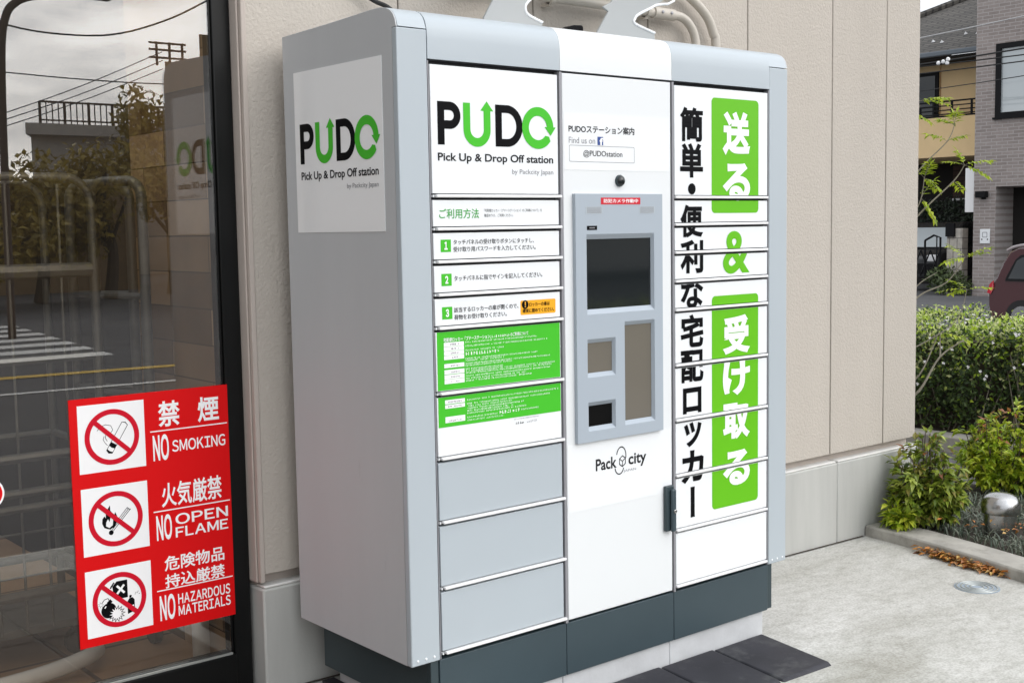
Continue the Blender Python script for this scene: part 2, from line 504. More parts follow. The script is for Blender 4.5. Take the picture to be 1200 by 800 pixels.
def empty(name, loc, label, cat, group=None):
    o = bpy.data.objects.new(name, None)
    COL.objects.link(o)
    o.location = loc
    o.empty_display_size = 0.1
    PINV[o.name] = Matrix.Translation(Vector(loc)).inverted()
    return tag(o, label, cat, group)

def arc(cx, cz, rx, rz, a0, a1, n=24):
    return [(cx + rx * math.cos(RAD(a0 + (a1 - a0) * i / n)), cz + rz * math.sin(RAD(a0 + (a1 - a0) * i / n))) for i in range(n + 1)]

def smooth_path(pts, n=6):
    P = [Vector(p) for p in pts]
    out = []
    for i in range(len(P) - 1):
        p0, p1, p2, p3 = P[max(0, i - 1)], P[i], P[i + 1], P[min(len(P) - 1, i + 2)]
        for k in range(n):
            t = k / n
            out.append(0.5 * ((2 * p1) + (p2 - p0) * t + (2 * p0 - 5 * p1 + 4 * p2 - p3) * t * t + (3 * p1 - p0 - 3 * p2 + p3) * t ** 3))
    out.append(P[-1])
    return out

# planes that carry print: (origin, right, up, outward normal)
class Plane:
    def __init__(s, o, u, n):
        s.o, s.u, s.v, s.n = Vector(o), Vector(u), Vector((0, 0, 1)), Vector(n)
    def pt(s, a, b, h=0.0):
        return s.o + s.u * a + s.v * b + s.n * h
FRONT = Plane((0, 0, 0), (1, 0, 0), (0, -1, 0))

def rawtext(body, bold=0.0, fs=1.0):
    c = bpy.data.curves.new('txt', 'FONT')
    c.body = body
    c.size = 1
    c.resolution_u = 5
    c.space_character = fs
    if bold > 0:
        c.bevel_depth = bold
        c.bevel_resolution = 0
    o = bpy.data.objects.new('txt', c)
    COL.objects.link(o)
    dg = bpy.context.evaluated_depsgraph_get()
    dg.update()
    me = bpy.data.meshes.new_from_object(o.evaluated_get(dg))
    bpy.data.objects.remove(o)
    bpy.data.curves.remove(c)
    vs = [v.co.copy() for v in me.vertices]
    fs_ = [tuple(p.vertices) for p in me.polygons]
    bpy.data.meshes.remove(me)
    return vs, fs_

def bbox(vs):
    return min(v.x for v in vs), max(v.x for v in vs), min(v.y for v in vs), max(v.y for v in vs)

def packed(body, gap, bold):
    """letters set one by one with an even gap between them"""
    V, F, x = [], [], 0.0
    for ch in body:
        if ch == ' ':
            x += 0.35
            continue
        vs, fs_ = rawtext(ch, bold)
        a, b, _, _ = bbox(vs)
        o = len(V)
        V += [Vector((v.x - a + x, v.y, v.z)) for v in vs]
        F += [tuple(i + o for i in f) for f in fs_]
        x += b - a + gap
    return V, F

def text(body, box, pl, m, parent, bold=0.0, h=0.0006, name='lettering', gap=None, fit='xy', clip=None, rot=0):
    """print `body` so that its ink fills box = (x0, x1, z0, z1) on the plane"""
    vs, fs_ = packed(body, gap, bold) if gap is not None else rawtext(body, bold)
    if rot:
        vs = [Vector((v.y, -v.x, v.z)) for v in vs]
    a, b, c, d = bbox(vs)
    x0, x1, z0, z1 = box
    sx, sz = (x1 - x0) / max(1e-6, b - a), (z1 - z0) / max(1e-6, d - c)
    if fit == 'w':
        sz = sx
    zr = max(1e-5, max(abs(v.z) for v in vs))
    pts = []
    for v in vs:
        hh = h + (0.0001 if bold == 0 else 0.00025 * (v.z / zr))
        pts.append(pl.pt(x0 + (v.x - a) * sx, z0 + (v.y - c) * sz, hh))
    return emit(pts, fs_, m, parent, name, clip)

def emit(pts, fs_, m, parent, name, clip=None):
    mb = MB()
    mb.add(pts, fs_)
    if clip is None:
        return mb.build(name, m, parent, fix=False)
    res = []
    for (za, zb, par) in clip:
        if max(p.z for p in pts) < za or min(p.z for p in pts) > zb:
            continue
        me = bpy.data.meshes.new(name)
        me.from_pydata(mb.v, [], mb.f)
        bm = bmesh.new()
        bm.from_mesh(me)
        bmesh.ops.bisect_plane(bm, geom=bm.verts[:] + bm.edges[:] + bm.faces[:], plane_co=(0, 0, za), plane_no=(0, 0, -1), clear_outer=True)
        bmesh.ops.bisect_plane(bm, geom=bm.verts[:] + bm.edges[:] + bm.faces[:], plane_co=(0, 0, zb), plane_no=(0, 0, 1), clear_outer=True)
        nf = len(bm.faces)
        bm.to_mesh(me)
        bm.free()
        if nf:
            res.append(link(name, me, m, par))
    return res

def shape(loops, pl, m, parent, name, h=0.0004, clip=None, off=(0, 0), sc=1.0):
    """flat print bounded by closed loops (inner loops are holes)"""
    c = bpy.data.curves.new('shp', 'CURVE')
    c.dimensions = '2D'
    c.fill_mode = 'BOTH'
    for lp in loops:
        s = c.splines.new('POLY')
        s.points.add(len(lp) - 1)
        for q, p in zip(s.points, lp):
            q.co = (p[0] * 10, p[1] * 10, 0, 1)
        s.use_cyclic_u = True
    o = bpy.data.objects.new('shp', c)
    COL.objects.link(o)
    dg = bpy.context.evaluated_depsgraph_get()
    dg.update()
    me = bpy.data.meshes.new_from_object(o.evaluated_get(dg))
    bpy.data.objects.remove(o)
    bpy.data.curves.remove(c)
    pts = [pl.pt(off[0] + v.co.x / 10 * sc, off[1] + v.co.y / 10 * sc, h) for v in me.vertices]
    fs_ = [tuple(p.vertices) for p in me.polygons]
    bpy.data.meshes.remove(me)
    return emit(pts, fs_, m, parent, name, clip)

def rect(x0, x1, z0, z1):
    return [(x0, z0), (x1, z0), (x1, z1), (x0, z1)]

def rrect(x0, x1, z0, z1, r):
    return arc(x1 - r, z0 + r, r, r, -90, 0, 8) + arc(x1 - r, z1 - r, r, r, 0, 90, 8) + arc(x0 + r, z1 - r, r, r, 90, 180, 8) + arc(x0 + r, z0 + r, r, r, 180, 270, 8)

def slab(pl, x0, x1, z0, z1, t, m, parent, name, bevel=0.0):
    mb = MB()
    vs = [pl.pt(a, b, hh) for hh in (0.00005, t) for a, b in rect(x0, x1, z0, z1)]
    mb.add(vs, [(0, 3, 2, 1), (4, 5, 6, 7), (0, 1, 5, 4), (1, 2, 6, 5), (2, 3, 7, 6), (3, 0, 4, 7)])
    return mb.build(name, m, parent, bevel=bevel)

def gz(x):
    return -0.240 - 0.015 * (x - 1.38)

# ------------------------------------------------------------------ ground, road, forecourt
def hgt(x, y):
    s = 0.92 * (x + 1.7) + 0.4 * (y + 2.5)
    t = min(1, max(0, (s - 8.6) / 6.0))
    return -0.36 + (-0.95 + 0.36) * (t * t * (3 - 2 * t))
mb = MB()
xs = sorted(set([-300, -150, -80, -50] + list(range(-30, 61)) + [80, 110, 150, 300]))
ys = sorted(set([-300, -150, -90] + list(range(-60, 61)) + [90, 150, 300]))
vs = [(x, y, hgt(x, y)) for y in ys for x in xs]
nx = len(xs)
mb.add(vs, [(j * nx + i, j * nx + i + 1, (j + 1) * nx + i + 1, (j + 1) * nx + i) for j in range(len(ys) - 1) for i in range(nx - 1)])
tag(mb.build('road', M['asphalt'], smooth=True), kind='structure')

mb = MB()
xs = [-8, -5, -3, -1.5, 0, 1.4, 2.0, 2.6, 2.85]
ys = [-1.35, -1, 0, .64]
nx = len(xs)
mb.add([(x, y, gz(x)) for y in ys for x in xs], [(j * nx + i, j * nx + i + 1, (j + 1) * nx + i + 1, (j + 1) * nx + i) for j in range(len(ys) - 1) for i in range(nx - 1)])
tag(mb.build('forecourt', M['concrete']), kind='structure')
mb = MB()
for k in range(12):
    for j in range(4):
        x1, y1 = -.03 - k * .402, .637 - j * .402
        x0, y0 = x1 - .396, y1 - .396
        mb.add([(x, y, gz(x) + .004) for x, y in ((x0, y0), (x1, y0), (x1, y1), (x0, y1))], [(0, 1, 2, 3)])
tag(mb.build('added_dark_slabs', M['added_slab']), kind='structure')  # out-of-view slabs, added to dim the ground mirrored in the glass

# crossing and lines across the street (seen in the shop glass)
mb = MB()
for k in range(7):
    y0 = -16.6 + k * 0.92
    xe = 4.75 - (y0 + 16.6) * 0.125
    mb.add([(-6, y0, -.354), (xe, y0, -.354), (xe - .05, y0 + .46, -.354), (-6, y0 + .46, -.354)], [(0, 1, 2, 3)])
tag(mb.build('crossing_marking', M['paint']), kind='structure')
mb = MB()
mb.add([(-8, -10.3, -.354), (4.3, -9.0, -.354), (4.3, -8.78, -.354), (-8, -10.05, -.354)], [(0, 1, 2, 3)])
tag(mb.build('yellow_line', M['yellow']), kind='structure')
mb = MB()
mb.add([(-8, -8.7, -.354), (4.3, -7.6, -.354), (4.3, -7.48, -.354), (-8, -8.58, -.354)], [(0, 1, 2, 3)])
tag(mb.build('white_line', M['paint']), kind='structure')

mb = MB()
mb.add([(x, y, gz(x) + .003) for x, y in ((-.2, .588), (2.78, .588), (2.78, .603), (-.2, .603))], [(0, 1, 2, 3)])
tag(mb.build('wall_base_strip', M['soil']), kind='structure')  # narrow dark strip marking the line where wall meets ground
# kerb round the planting bed
KO = [(2.79, .597), (2.745, .31), (2.61, -.22), (2.36, -.95), (1.9, -2.2), (1.2, -3.8)]
KO_s = [(v.x, v.y) for v in smooth_path([(a, b, 0) for a, b in KO], 5)]
def off_line(l, d):
    out = []
    for i, p in enumerate(l):
        a, b = l[max(0, i - 1)], l[min(len(l) - 1, i + 1)]
        t = Vector((b[0] - a[0], b[1] - a[1])).normalized()
        out.append((p[0] - t.y * d, p[1] + t.x * d))
    return out
KI = off_line(KO_s, 0.15)
mb = MB()
n = len(KO_s)
topz = -.2145
vs = []
for (a, b) in zip(KO_s, KI):
    vs += [(a[0], a[1], gz(a[0]) - .05), (a[0], a[1], topz), (b[0], b[1], topz + .004), (b[0], b[1], -.3)]
fs = []
for i in range(n - 1):
    for k in range(3):
        fs.append((i * 4 + k, i * 4 + k + 1, i * 4 + k + 5, i * 4 + k + 4))
fs += [(0, 1, 2, 3), tuple((n - 1) * 4 + k for k in (3, 2, 1, 0))]
mb.add(vs, fs)
tag(mb.build('kerb', M['kerb'], bevel=0.008), kind='structure')

mb = MB()
poly = KI + [(3.2, -3.8), (3.85, -1.5), (3.95, .5), (3.9, 1.6), (3.19, 1.6), (3.19, .6)]
mb.add([(a, b, -.226) for a, b in poly], [tuple(range(len(poly)))])
tag(mb.build('planting_soil', M['soil']), kind='structure')
mb = MB()
mb.add([(3.1, -6, -.252), (4.72, -6, -.252), (4.72, 5, -.236), (3.1, 5, -.236)], [(0, 1, 2, 3)])
tag(mb.build('back_path', M['path']), kind='structure')
mb = MB()
mb.box(4.70, 4.84, -6, 5, -.5, -.15)
tag(mb.build('back_kerb', M['kerb'], bevel=0.01), kind='structure')
mb = MB()
mb.box(4.842, 6.3, -6, 5, -.5, -.17)
tag(mb.build('hedge_soil', M['soil']), kind='structure')

# ------------------------------------------------------------------ the shop building
WY = 0.60
shop = empty('shop_building', (1.5, WY, -.25), 'shop with beige textured siding on a grey concrete plinth behind the locker', 'building')
jx = [-.085, .43, .96, 1.49, 2.03, 2.56, 2.94, 3.19]
mb = MB()
for a, b in zip(jx[:-1], jx[1:]):
    mb.box(a + (.0022 if a > 0 else 0), b - (.0022 if b < 3.1 else 0), WY + .012, WY + .06, .122, 4.2)
mb.box(-3.6, -.085, WY + .012, WY + .06, 2.62, 4.2)
mb.build('siding', M['siding'], shop, bevel=0.0025, seg=1)
mb = MB()
mb.box(-.08, 3.18, WY + .0505, WY + .2, .06, 4.19)
mb.box(-3.6, -.08, WY + .0505, WY + .2, 2.64, 4.19)
mb.build('backing', M['trim_beige'], shop)
mb = MB()
mb.box(-.090, -.0745, WY + .008, WY + .16, .100, 2.62)
mb.box(-.0965, -.0905, WY + .022, WY + .16, .100, 2.62)
mb.build('corner_trim', M['trim_beige'], shop, bevel=0.003)
mb = MB()
px_ = [-.088, .62, 1.54, 2.600, 3.205]
for a, b in zip(px_[:-1], px_[1:]):
    mb.box(a, b - .003, WY, WY + .2, -.5, .083)
mb.build('plinth', M['plinth'], shop, bevel=0.006)
mb = MB()
for a, b in zip(px_[:-1], px_[1:]):
    mb.box(a + .006, b - .009, WY + .004, WY + .052, .0835, .091)
mb.build('plinth_ledge', M['plinth_top'], shop, bevel=0.003)
mb = MB()
mb.box(3.10, 3.188, WY + .07, 9, -.45, 4.2)
mb.box(-3.7, 3.09, 8.9, 9, -.45, 4.2)
mb.build('outer_wall', M['siding'], shop)
mb = MB()
mb.box(-.1, 3.3, WY - .05, 9.1, 4.2, 4.35); mb.box(-7.1, -4.2, WY - .05, 9.1, 4.2, 4.35); mb.box(-4.2, -.1, WY - .05, .8, 4.2, 4.35); mb.box(-4.2, -.1, 4.8, 9.1, 4.2, 4.35)  # unseen roof opening, added to let daylight into the shop
mb.build('roof', M['trim_beige'], shop)
mb = MB(); mb.box(-7.0, -6.7, -5.0, 9, -.45, 4.19); mb.build('added_shade_wall', M['shade_wall'], shop)  # unseen wall, added to shade the plain side of the locker
# window
mb = MB()
FX = -.097
mb.box(FX - .055, FX, WY + .0597, WY + .11, -.235, 2.62)       # stile
mb.box(FX - .0655, FX - .0553, WY + .0625, WY + .10, -.0979, 2.5199)
mb.box(-3.6, FX - .0553, WY + .045, WY + .11, -.235, -.098)   # bottom rail
mb.box(-3.6, FX - .0553, WY + .045, WY + .11, 2.52, 2.62)
mb.box(-1.98, -1.90, WY + .036, WY + .11, -.097, 2.519)
frame = mb.build('window_frame', M['black_frame'], shop, bevel=0.004)
mb = MB()
mb.box(-3.6, FX - .0662, WY + .050, WY + .057, -.0978, -.0925)
mb.build('glazing_bead', M['bead'], frame)
mb = MB()
mb.box(-3.58, FX - .066, WY + .060, WY + .066, -.0975, 2.519)
mb.build('glass_pane', M['glass'], frame)
GY = WY + .060
# interior
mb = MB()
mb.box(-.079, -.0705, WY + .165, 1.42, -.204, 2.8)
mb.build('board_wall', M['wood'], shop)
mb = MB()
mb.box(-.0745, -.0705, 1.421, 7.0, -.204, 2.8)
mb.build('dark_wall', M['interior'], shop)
mb = MB()
mb.box(-4.2, -.076, WY + .11, 7.0, -.30, -.205)
mb.build('tiled_floor', M['tile'], shop)
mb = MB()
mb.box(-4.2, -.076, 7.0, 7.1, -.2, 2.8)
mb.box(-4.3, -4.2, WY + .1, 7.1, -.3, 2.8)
mb.box(-4.2, -.076, WY + .2, .95, 2.801, 2.9); mb.box(-4.2, -.076, 4.8, 7.1, 2.801, 2.9); mb.box(-.15, -.076, .95, 4.8, 2.801, 2.9)  # ceiling opening added below it, so daylight reaches boards and floor
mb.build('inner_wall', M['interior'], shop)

# roll cages in the shop
def hoop(x0, x1, y0, y1, z0, z1, r, n=6):
    p = [(x0, y0, z0)]
    d = Vector((x1 - x0, y1 - y0)).normalized()
    ln = Vector((x1 - x0, y1 - y0)).length
    for k in range(n + 1):
        a = RAD(180 - 90 * k / n)
        p.append((x0 + d.x * (r + r * math.cos(a)), y0 + d.y * (r + r * math.cos(a)), z1 - r + r * math.sin(a)))
    for k in range(n + 1):
        a = RAD(90 - 90 * k / n)
        q = ln - r + r * math.cos(a)
        p.append((x0 + d.x * q, y0 + d.y * q, z1 - r + r * math.sin(a)))
    p.append((x1, y1, z0))
    return p
cage = empty('roll_cage', (-.8, 1.5, -.2), 'wide grey tubular roll cage with wire mesh standing inside the shop window', 'roll cage')
mb = MB()
for yy in (1.2, 1.62):
    mb.tube(hoop(-1.5, -.30, yy, yy, -.1, 1.26, .08), .013, 10)
mb.build('tube_frame', M['cage'], cage, smooth=True)
mb = MB()
for z, r in ((.985, .022), (.725, .012), (.44, .014), (.335, .012), (.29, .012), (.03, .016)):
    mb.tube([(-1.49, 1.2, z), (-.31, 1.2, z)], r, 8)
for z in (.985, .44, .03):
    mb.tube([(-1.49, 1.62, z), (-.31, 1.62, z)], .012, 8)
    mb.tube([(-.30, 1.2, z), (-.30, 1.62, z)], .012, 8)
mb.build('cross_bar', M['cage'], cage, smooth=True)
mb = MB()
for k in range(16):
    x = -1.45 + k * .075
    mb.tube([(x, 1.2, -.08), (x, 1.2, 1.24 if k % 2 == 0 else .44)], .004, 6)
for k in range(6):
    z = .02 + k * .065
    mb.tube([(-1.49, 1.205, z), (-.31, 1.205, z)], .0035, 6)
mb.build('wire_mesh', M['cage'], cage, smooth=True)
mb = MB()
mb.box(-1.48, -.32, 1.22, 1.60, -.10, -.075)
mb.build('cage_base', M['cage'], cage, bevel=.004)
for k, (x, y) in enumerate(((-1.42, 1.26), (-.38, 1.26), (-1.42, 1.56), (-.38, 1.56))):
    mb = MB()
    mb.tube([(x, y - .015, -.16), (x, y + .015, -.16)], .042, 16)
    mb.box(x - .02, x + .02, y - .02, y + .02, -.118, -.1015)
    mb.build('caster', M['tyre'], cage)
cage2 = empty('roll_cage', (-.2, 1.3, -.2), 'narrow folded grey roll cage beside the board wall inside the shop window', 'roll cage')
mb = MB()
mb.tube(hoop(-.26, -.175, 1.30, 1.12, -.14, 1.25, .05), .016, 10)
mb.tube(hoop(-.255, -.13, 1.50, 1.32, -.14, 1.25, .05), .016, 10)
mb.build('tube_frame', M['cage'], cage2, smooth=True)
mb = MB()
for z in (.1, .6, .9):
    mb.tube([(-.26, 1.30, z), (-.175, 1.12, z)], .010, 8)
    mb.tube([(-.255, 1.50, z), (-.13, 1.32, z)], .010, 8)
    mb.tube([(-.26, 1.30, z), (-.255, 1.50, z)], .010, 8)
mb.build('cross_bar', M['cage'], cage2, smooth=True)
for (x, y) in ((-.255, 1.34), (-.16, 1.2)):
    mb = MB()
    mb.tube([(x - .012, y, -.165), (x + .012, y, -.165)], .04, 14)
    mb.build('caster', M['tyre'], cage2)
mb = MB()
mb.tube(smooth_path([(-2.2, 1.02, -.17), (-1.2, 1.02, -.17), (-.65, 1.03, -.165), (-.45, 1.06, -.155), (-.36, 1.16, -.17)]), .024, 12)
tag(mb.build('floor_guard_rail', M['cage_white'], smooth=True), 'pale round guard rail low over the tiled shop floor behind the red sign', 'guard rail')
mb = MB()
mb.tube([(-.115, .96, -.205), (-.115, .96, .35)], .026, 14)
tag(mb.build('white_post', M['cage_white'], smooth=True), 'short pale post on the shop floor behind the red sign corner', 'post')

# ------------------------------------------------------------------ warning sign on the glass
SP = Plane((-.591, GY - .0005, .0135), (1, 0, 0), (0, -1, 0))
sign = empty('warning_sign', (-.37, GY, .34), 'red warning sign with three pictograms for no smoking, open flame and hazardous materials', 'sign')
slab(SP, 0, .4435, 0, .655, .0022, M['red'], sign, 'sign_board')
H = .0025
for i, z0 in enumerate((.459, .241, .023)):
    slab_ = MB()
    pic = shape([rect(.021, .200, z0, z0 + .1785)], SP, M['white_ink'], sign, 'pictogram', h=H)
    cx, cz = .1105, z0 + .089
    inner = arc(cx, cz, .060, .060, 0, 360, 48)[:-1]
    shape([arc(cx, cz, .0735, .0735, 0, 360, 56)[:-1], inner], SP, M['ring'], pic, 'prohibition_ring', h=H + .0007)
    a = RAD(-43)
    u, vv = Vector((math.cos(a), math.sin(a))), Vector((-math.sin(a), math.cos(a)))
    c = Vector((cx, cz))
    bar = [c + u * sx * .062 + vv * sy * .0062 for sx, sy in ((-1, -1), (1, -1), (1, 1), (-1, 1))]
    shape([[tuple(p) for p in bar]], SP, M['ring'], pic, 'slash', h=H + .0010)
    def ink(loops, hh=.0004, m='black', nm='symbol'):
        shape(loops, SP, M[m], pic, nm, h=H + hh)
    def stroke(p, q, wd):
        p, q = Vector(p), Vector(q)
        t = (q - p).normalized()
        nrm = Vector((-t.y, t.x)) * wd / 2
        return [tuple(p + nrm), tuple(q + nrm), tuple(q - nrm), tuple(p - nrm)]
    if i == 0:
        A_, B_ = Vector((.101, .509)), Vector((.146, .580))
        t = (B_ - A_).normalized()
        nr = Vector((-t.y, t.x))
        E = lambda k, s_: tuple(A_ + (B_ - A_) * k + nr * s_)
        ink([[E(0, .0095), E(1, .0095), E(1.05, 0), E(1, -.0095), E(0, -.0095), E(-.05, 0)],
             [E(.30, .0080), E(.30, -.0080), E(.99, -.0080), E(1.02, 0), E(.99, .0080)]])
        ink([[E(.05, .0080), E(.17, .0080), E(.15, 0), E(.17, -.0080), E(.05, -.0080), E(.03, 0)]], .0006, 'white_ink')
        for pth in ([(.071, .568), (.080, .578), (.094, .582), (.108, .578), (.113, .566), (.104, .556)], [(.089, .552), (.086, .543), (.091, .534), (.097, .527)], [(.094, .556), (.092, .547), (.097, .538)]):
            for p, q in zip(pth[:-1], pth[1:]):
                ink([stroke(p, q, .0013)], .0004)
    elif i == 1:
        fl = [(.092, .304), (.078, .310), (.073, .322), (.074, .334), (.080, .341), (.083, .335), (.084, .350), (.090, .360), (.096, .368), (.096, .354), (.102, .346), (.105, .338), (.109, .348), (.114, .336), (.113, .322), (.106, .308)]
        inn = [(.092, .308), (.083, .314), (.084, .324), (.089, .332), (.093, .324), (.096, .336), (.103, .328), (.101, .314)]
        ink([fl, inn])
        ink([arc(.096, .295, .0065, .0065, 0, 360, 20)[:-1]], .0005)
        for s_ in (-.005, 0, .005):
            ink([stroke((.098 + s_ * .8, .301 - s_ * .4), (.147 + s_ * .8, .353 - s_ * .55), .0016)], .0005)
        ink([stroke((.142, .353), (.151, .348), .0016)], .0005)
    else:
        ink([[(.094, .125), (.092, .150), (.104, .162), (.133, .162), (.133, .114), (.100, .114)]])
        ink([stroke((.086, .146), (.097, .160), .004)], .0004)
        ink([stroke((.104, .128), (.124, .150), .006)], .0006, 'white_ink')
        ink([stroke((.124, .128), (.104, .150), .006)], .0007, 'white_ink')
        ink([arc(.080, .088, .0205, .0205, 0, 360, 28)[:-1]])
        ink([stroke((.078, .106), (.088, .114), .010)], .0004)
        for p, q in zip([(.083, .112), (.079, .121), (.069, .119), (.063, .112)], [(.079, .121), (.069, .119), (.063, .112), (.061, .110)]):
            ink([stroke(p, q, .0018)])
        ink([stroke((.069, .096), (.073, .101), .003)], .0006, 'white_ink')
        for k in range(7):
            a_ = k * 51
            ink([stroke((.059 + .003 * math.cos(RAD(a_)), .107 + .003 * math.sin(RAD(a_))), (.059 + .008 * math.cos(RAD(a_)), .107 + .008 * math.sin(RAD(a_))), .001)])
        star = []
        star2 = []
        for k in range(28):
            a_ = RAD(k * 360 / 28)
            r_ = .024 if k % 2 == 0 else .015
            star.append((.101 + r_ * math.cos(a_), .075 + r_ * math.sin(a_)))
            star2.append((.101 + (r_ - .004) * math.cos(a_), .075 + (r_ - .004) * math.sin(a_)))
        ink([star], .00045)
        ink([star2], .0006, 'white_ink')
        ink([[(.131, .068), (.151, .074), (.151, .104), (.146, .111), (.137, .110), (.131, .102)]])
        ink([stroke((.134, .086), (.149, .089), .004)], .0006, 'white_ink')
        ink([stroke((.139, .111), (.141, .118), .006)])
        for dx, dz in ((.010, .002), (.016, .004), (.012, .006), (.018, .008), (.021, .001)):
            ink([stroke((.142 + dx, .116 + dz), (.145 + dx, .117 + dz), .0014)])
def stext(body, box, bold, gap=None):
    text(body, box, SP, M['white_ink'], sign, bold, h=H, gap=gap)
stext('禁', (.239, .301, .558, .627), .022)
stext('煙', (.353, .416, .558, .627), .022)
stext('ＮＯ', (.221, .266, .467, .538), .030, .10)
stext('ＳＭＯＫＩＮＧ', (.275, .432, .486, .518), .016, .09)
stext('火気厳禁', (.239, .416, .338, .405), .016)
stext('ＮＯ', (.221, .265, .249, .319), .030, .10)
stext('ＯＰＥＮ', (.276, .432, .285, .315), .018, .10)
stext('ＦＬＡＭＥ', (.275, .431, .250, .278), .018, .09)
stext('危険物品', (.239, .416, .162, .203), .016)
stext('持込厳禁', (.239, .416, .114, .153), .016)
stext('ＮＯ', (.221, .265, .027, .098), .030, .10)
stext('ＨＡＺＡＲＤＯＵＳ', (.274, .430, .064, .093), .020, .09)
stext('ＭＡＴＥＲＩＡＬＳ', (.274, .430, .031, .060), .020, .09)
for z in (.5465, .328, .110):
    slab(Plane(SP.pt(0, 0, .0022), SP.u, SP.n), .215, .439, z, z + .003, .0004, M['white_ink'], sign, 'rule_line')

st = empty('round_sticker', (-.80, GY, .456), 'round red sticker with a white edge on the shop glass at the picture edge', 'sticker')
SP2 = Plane((-.800, GY - .0005, .456), (1, 0, 0), (0, -1, 0))
mb = MB(); mb.lathe([(.040, 0), (.040, .0015)], (-.800, GY - .0005, .456), 40, 'y'); mb.build('sticker_edge', M['white_ink'], st)
mb = MB(); mb.lathe([(.035, 0), (.035, .0006)], (-.800, GY - .0022, .456), 40, 'y'); mb.build('sticker_face', M['red'], st)

# ------------------------------------------------------------------ the parcel locker
lock = empty('parcel_locker', (.742, .27, -.151), 'tall grey and white parcel locker with green panels and a central touch terminal', 'parcel locker')
W, D, ZB = 1.484, .548, -.003
prof = [(0, 1.553), (.0015, 1.575), (.006, 1.592), (.013, 1.604), (.024, 1.614), (.042, 1.622), (.066, 1.6265), (.10, 1.6265), (.163, 1.6245), (.30, 1.620), (D, 1.615)]
def inset(p, d):
    return (min(max(p[0] + d, d), D - d), p[1] - d)
body = [(.02, ZB + .01), (.02, 1.50), (.008, 1.5005)] + [inset(p, .008) for p in prof] + [(D - .008, ZB + .01)]
mb = MB(); mb.prism(body, 'x', .005, W - .005); mb.build('cabinet_body', M['gap'], lock)
side = [(.0197, ZB), (.0197, 1.5729), (.0008, 1.5729)] + [(max(p[0], .0004), p[1]) for p in prof[1:]] + [(D, ZB)]
mb = MB(); mb.prism(side, 'x', 0, .004); mb.build('side_panel', M['side_grey'], lock, bevel=.0008, seg=1)
mb = MB(); mb.prism(side, 'x', W - .004, W); mb.build('side_panel', M['side_grey'], lock)
mb = MB(); mb.box(.005, W - .005, D - .007, D, ZB, 1.60); mb.build('back_panel', M['side_grey'], lock)
mb = MB(); mb.box(0, .0885, 0, .0195, ZB, 1.5725); trimL = mb.build('front_trim', M['light_grey'], lock, bevel=.003, seg=3)
mb = MB(); mb.box(1.3965, W, 0, .0195, ZB, 1.5705); trimR = mb.build('front_trim', M['light_grey'], lock, bevel=.003, seg=3)
for tr, x0 in ((trimL, .019), (trimR, 1.4145)):
    mb = MB()
    for k in range(3):
        mb.lathe([(.0035, 0), (.0030, .0015), (.0012, .0024)], (x0 + k * .0255, 0, .010), 12, 'y')
    mb.build('rivet', M['bracket_edge'], tr, smooth=True)
def capprof(z0):
    return [(0, z0)] + [p for p in prof if p[1] > z0 + .001] + [(D, 1.58), (.10, 1.58), (.03, z0)]
mb = MB(); mb.prism(capprof(1.5745), 'x', .0045, .0868); mb.build('top_cap', M['light_grey'], lock, smooth=True)
mb = MB(); mb.prism(capprof(1.5035), 'x', .0902, .5222); mb.build('top_cap', M['light_grey'], lock, smooth=True)
mb = MB(); mb.prism(capprof(1.5035), 'x', .5232, .9542); mb.build('top_cap', M['panel_white'], lock, smooth=True)
mb = MB(); mb.prism(capprof(1.5035), 'x', .9552, 1.3955); mb.prism(capprof(1.5725), 'x', 1.3955, W - .0045)
mb.build('top_cap', M['light_grey'], lock, smooth=True)

def doors(x0, x1, rx0, rx1, zs, mats):
    out = []
    for i in range(len(zs) - 1):
        m = mats[min(i, len(mats) - 1)]
        za, zb = zs[i] + .0085, zs[i + 1] - .0078
        mb = MB(); mb.box(x0, x1, 0, .018, za, zb)
        d = mb.build('locker_door', m, lock, bevel=.0012, seg=2)
        mb = MB(); mb.box(rx0, rx1, -.007, .015, zs[i] - .0015, zs[i] + .0060)
        mb.build('pull_rail', M['rail'], d, bevel=.002, seg=2)
        out.append((za, zb, d))
    return out
ZL = [.0095, .178, .3475, .5105, .6755, .84, .9235, 1.0055, 1.087, 1.1685, 1.4985]
ZR = [.0095, .180, .345, .511, .675, .838, .9225, 1.0065, 1.088, 1.1675, 1.4985]
DL = doors(.0962, .5125, .1055, .5200, ZL, [M['light_grey']] * 3 + [M['white']])
DR = doors(.9650, 1.3860, .9635, 1.3850, ZR, [M['white']])
for d in DL:
    mb = MB(); mb.box(.0962, .0992, -.002, .015, d[0] - .009, d[0] - .0035); mb.build('hinge_pin', M['bracket_edge'], d[2])
mb = MB(); mb.box(.5185, .5275, -.0015, .0195, -.002, 1.4995); mb.build('divider_strip', M['strip'], lock)
mb = MB(); mb.box(.9535, .9610, -.0015, .0195, -.002, 1.4995); mb.build('divider_strip', M['strip'], lock)
mb = MB(); mb.box(.0905, .0932, .002, .0195, -.002, 1.4995); mb.build('divider_strip', M['strip'], lock)
mb = MB(); mb.box(1.3915, 1.3942, .002, .0195, -.002, 1.4995); mb.build('divider_strip', M['strip'], lock)
mb = MB(); mb.box(.5300, .9480, 0, .018, .004, 1.4975); centre = mb.build('service_panel', M['panel_white'], lock, bevel=.0015)

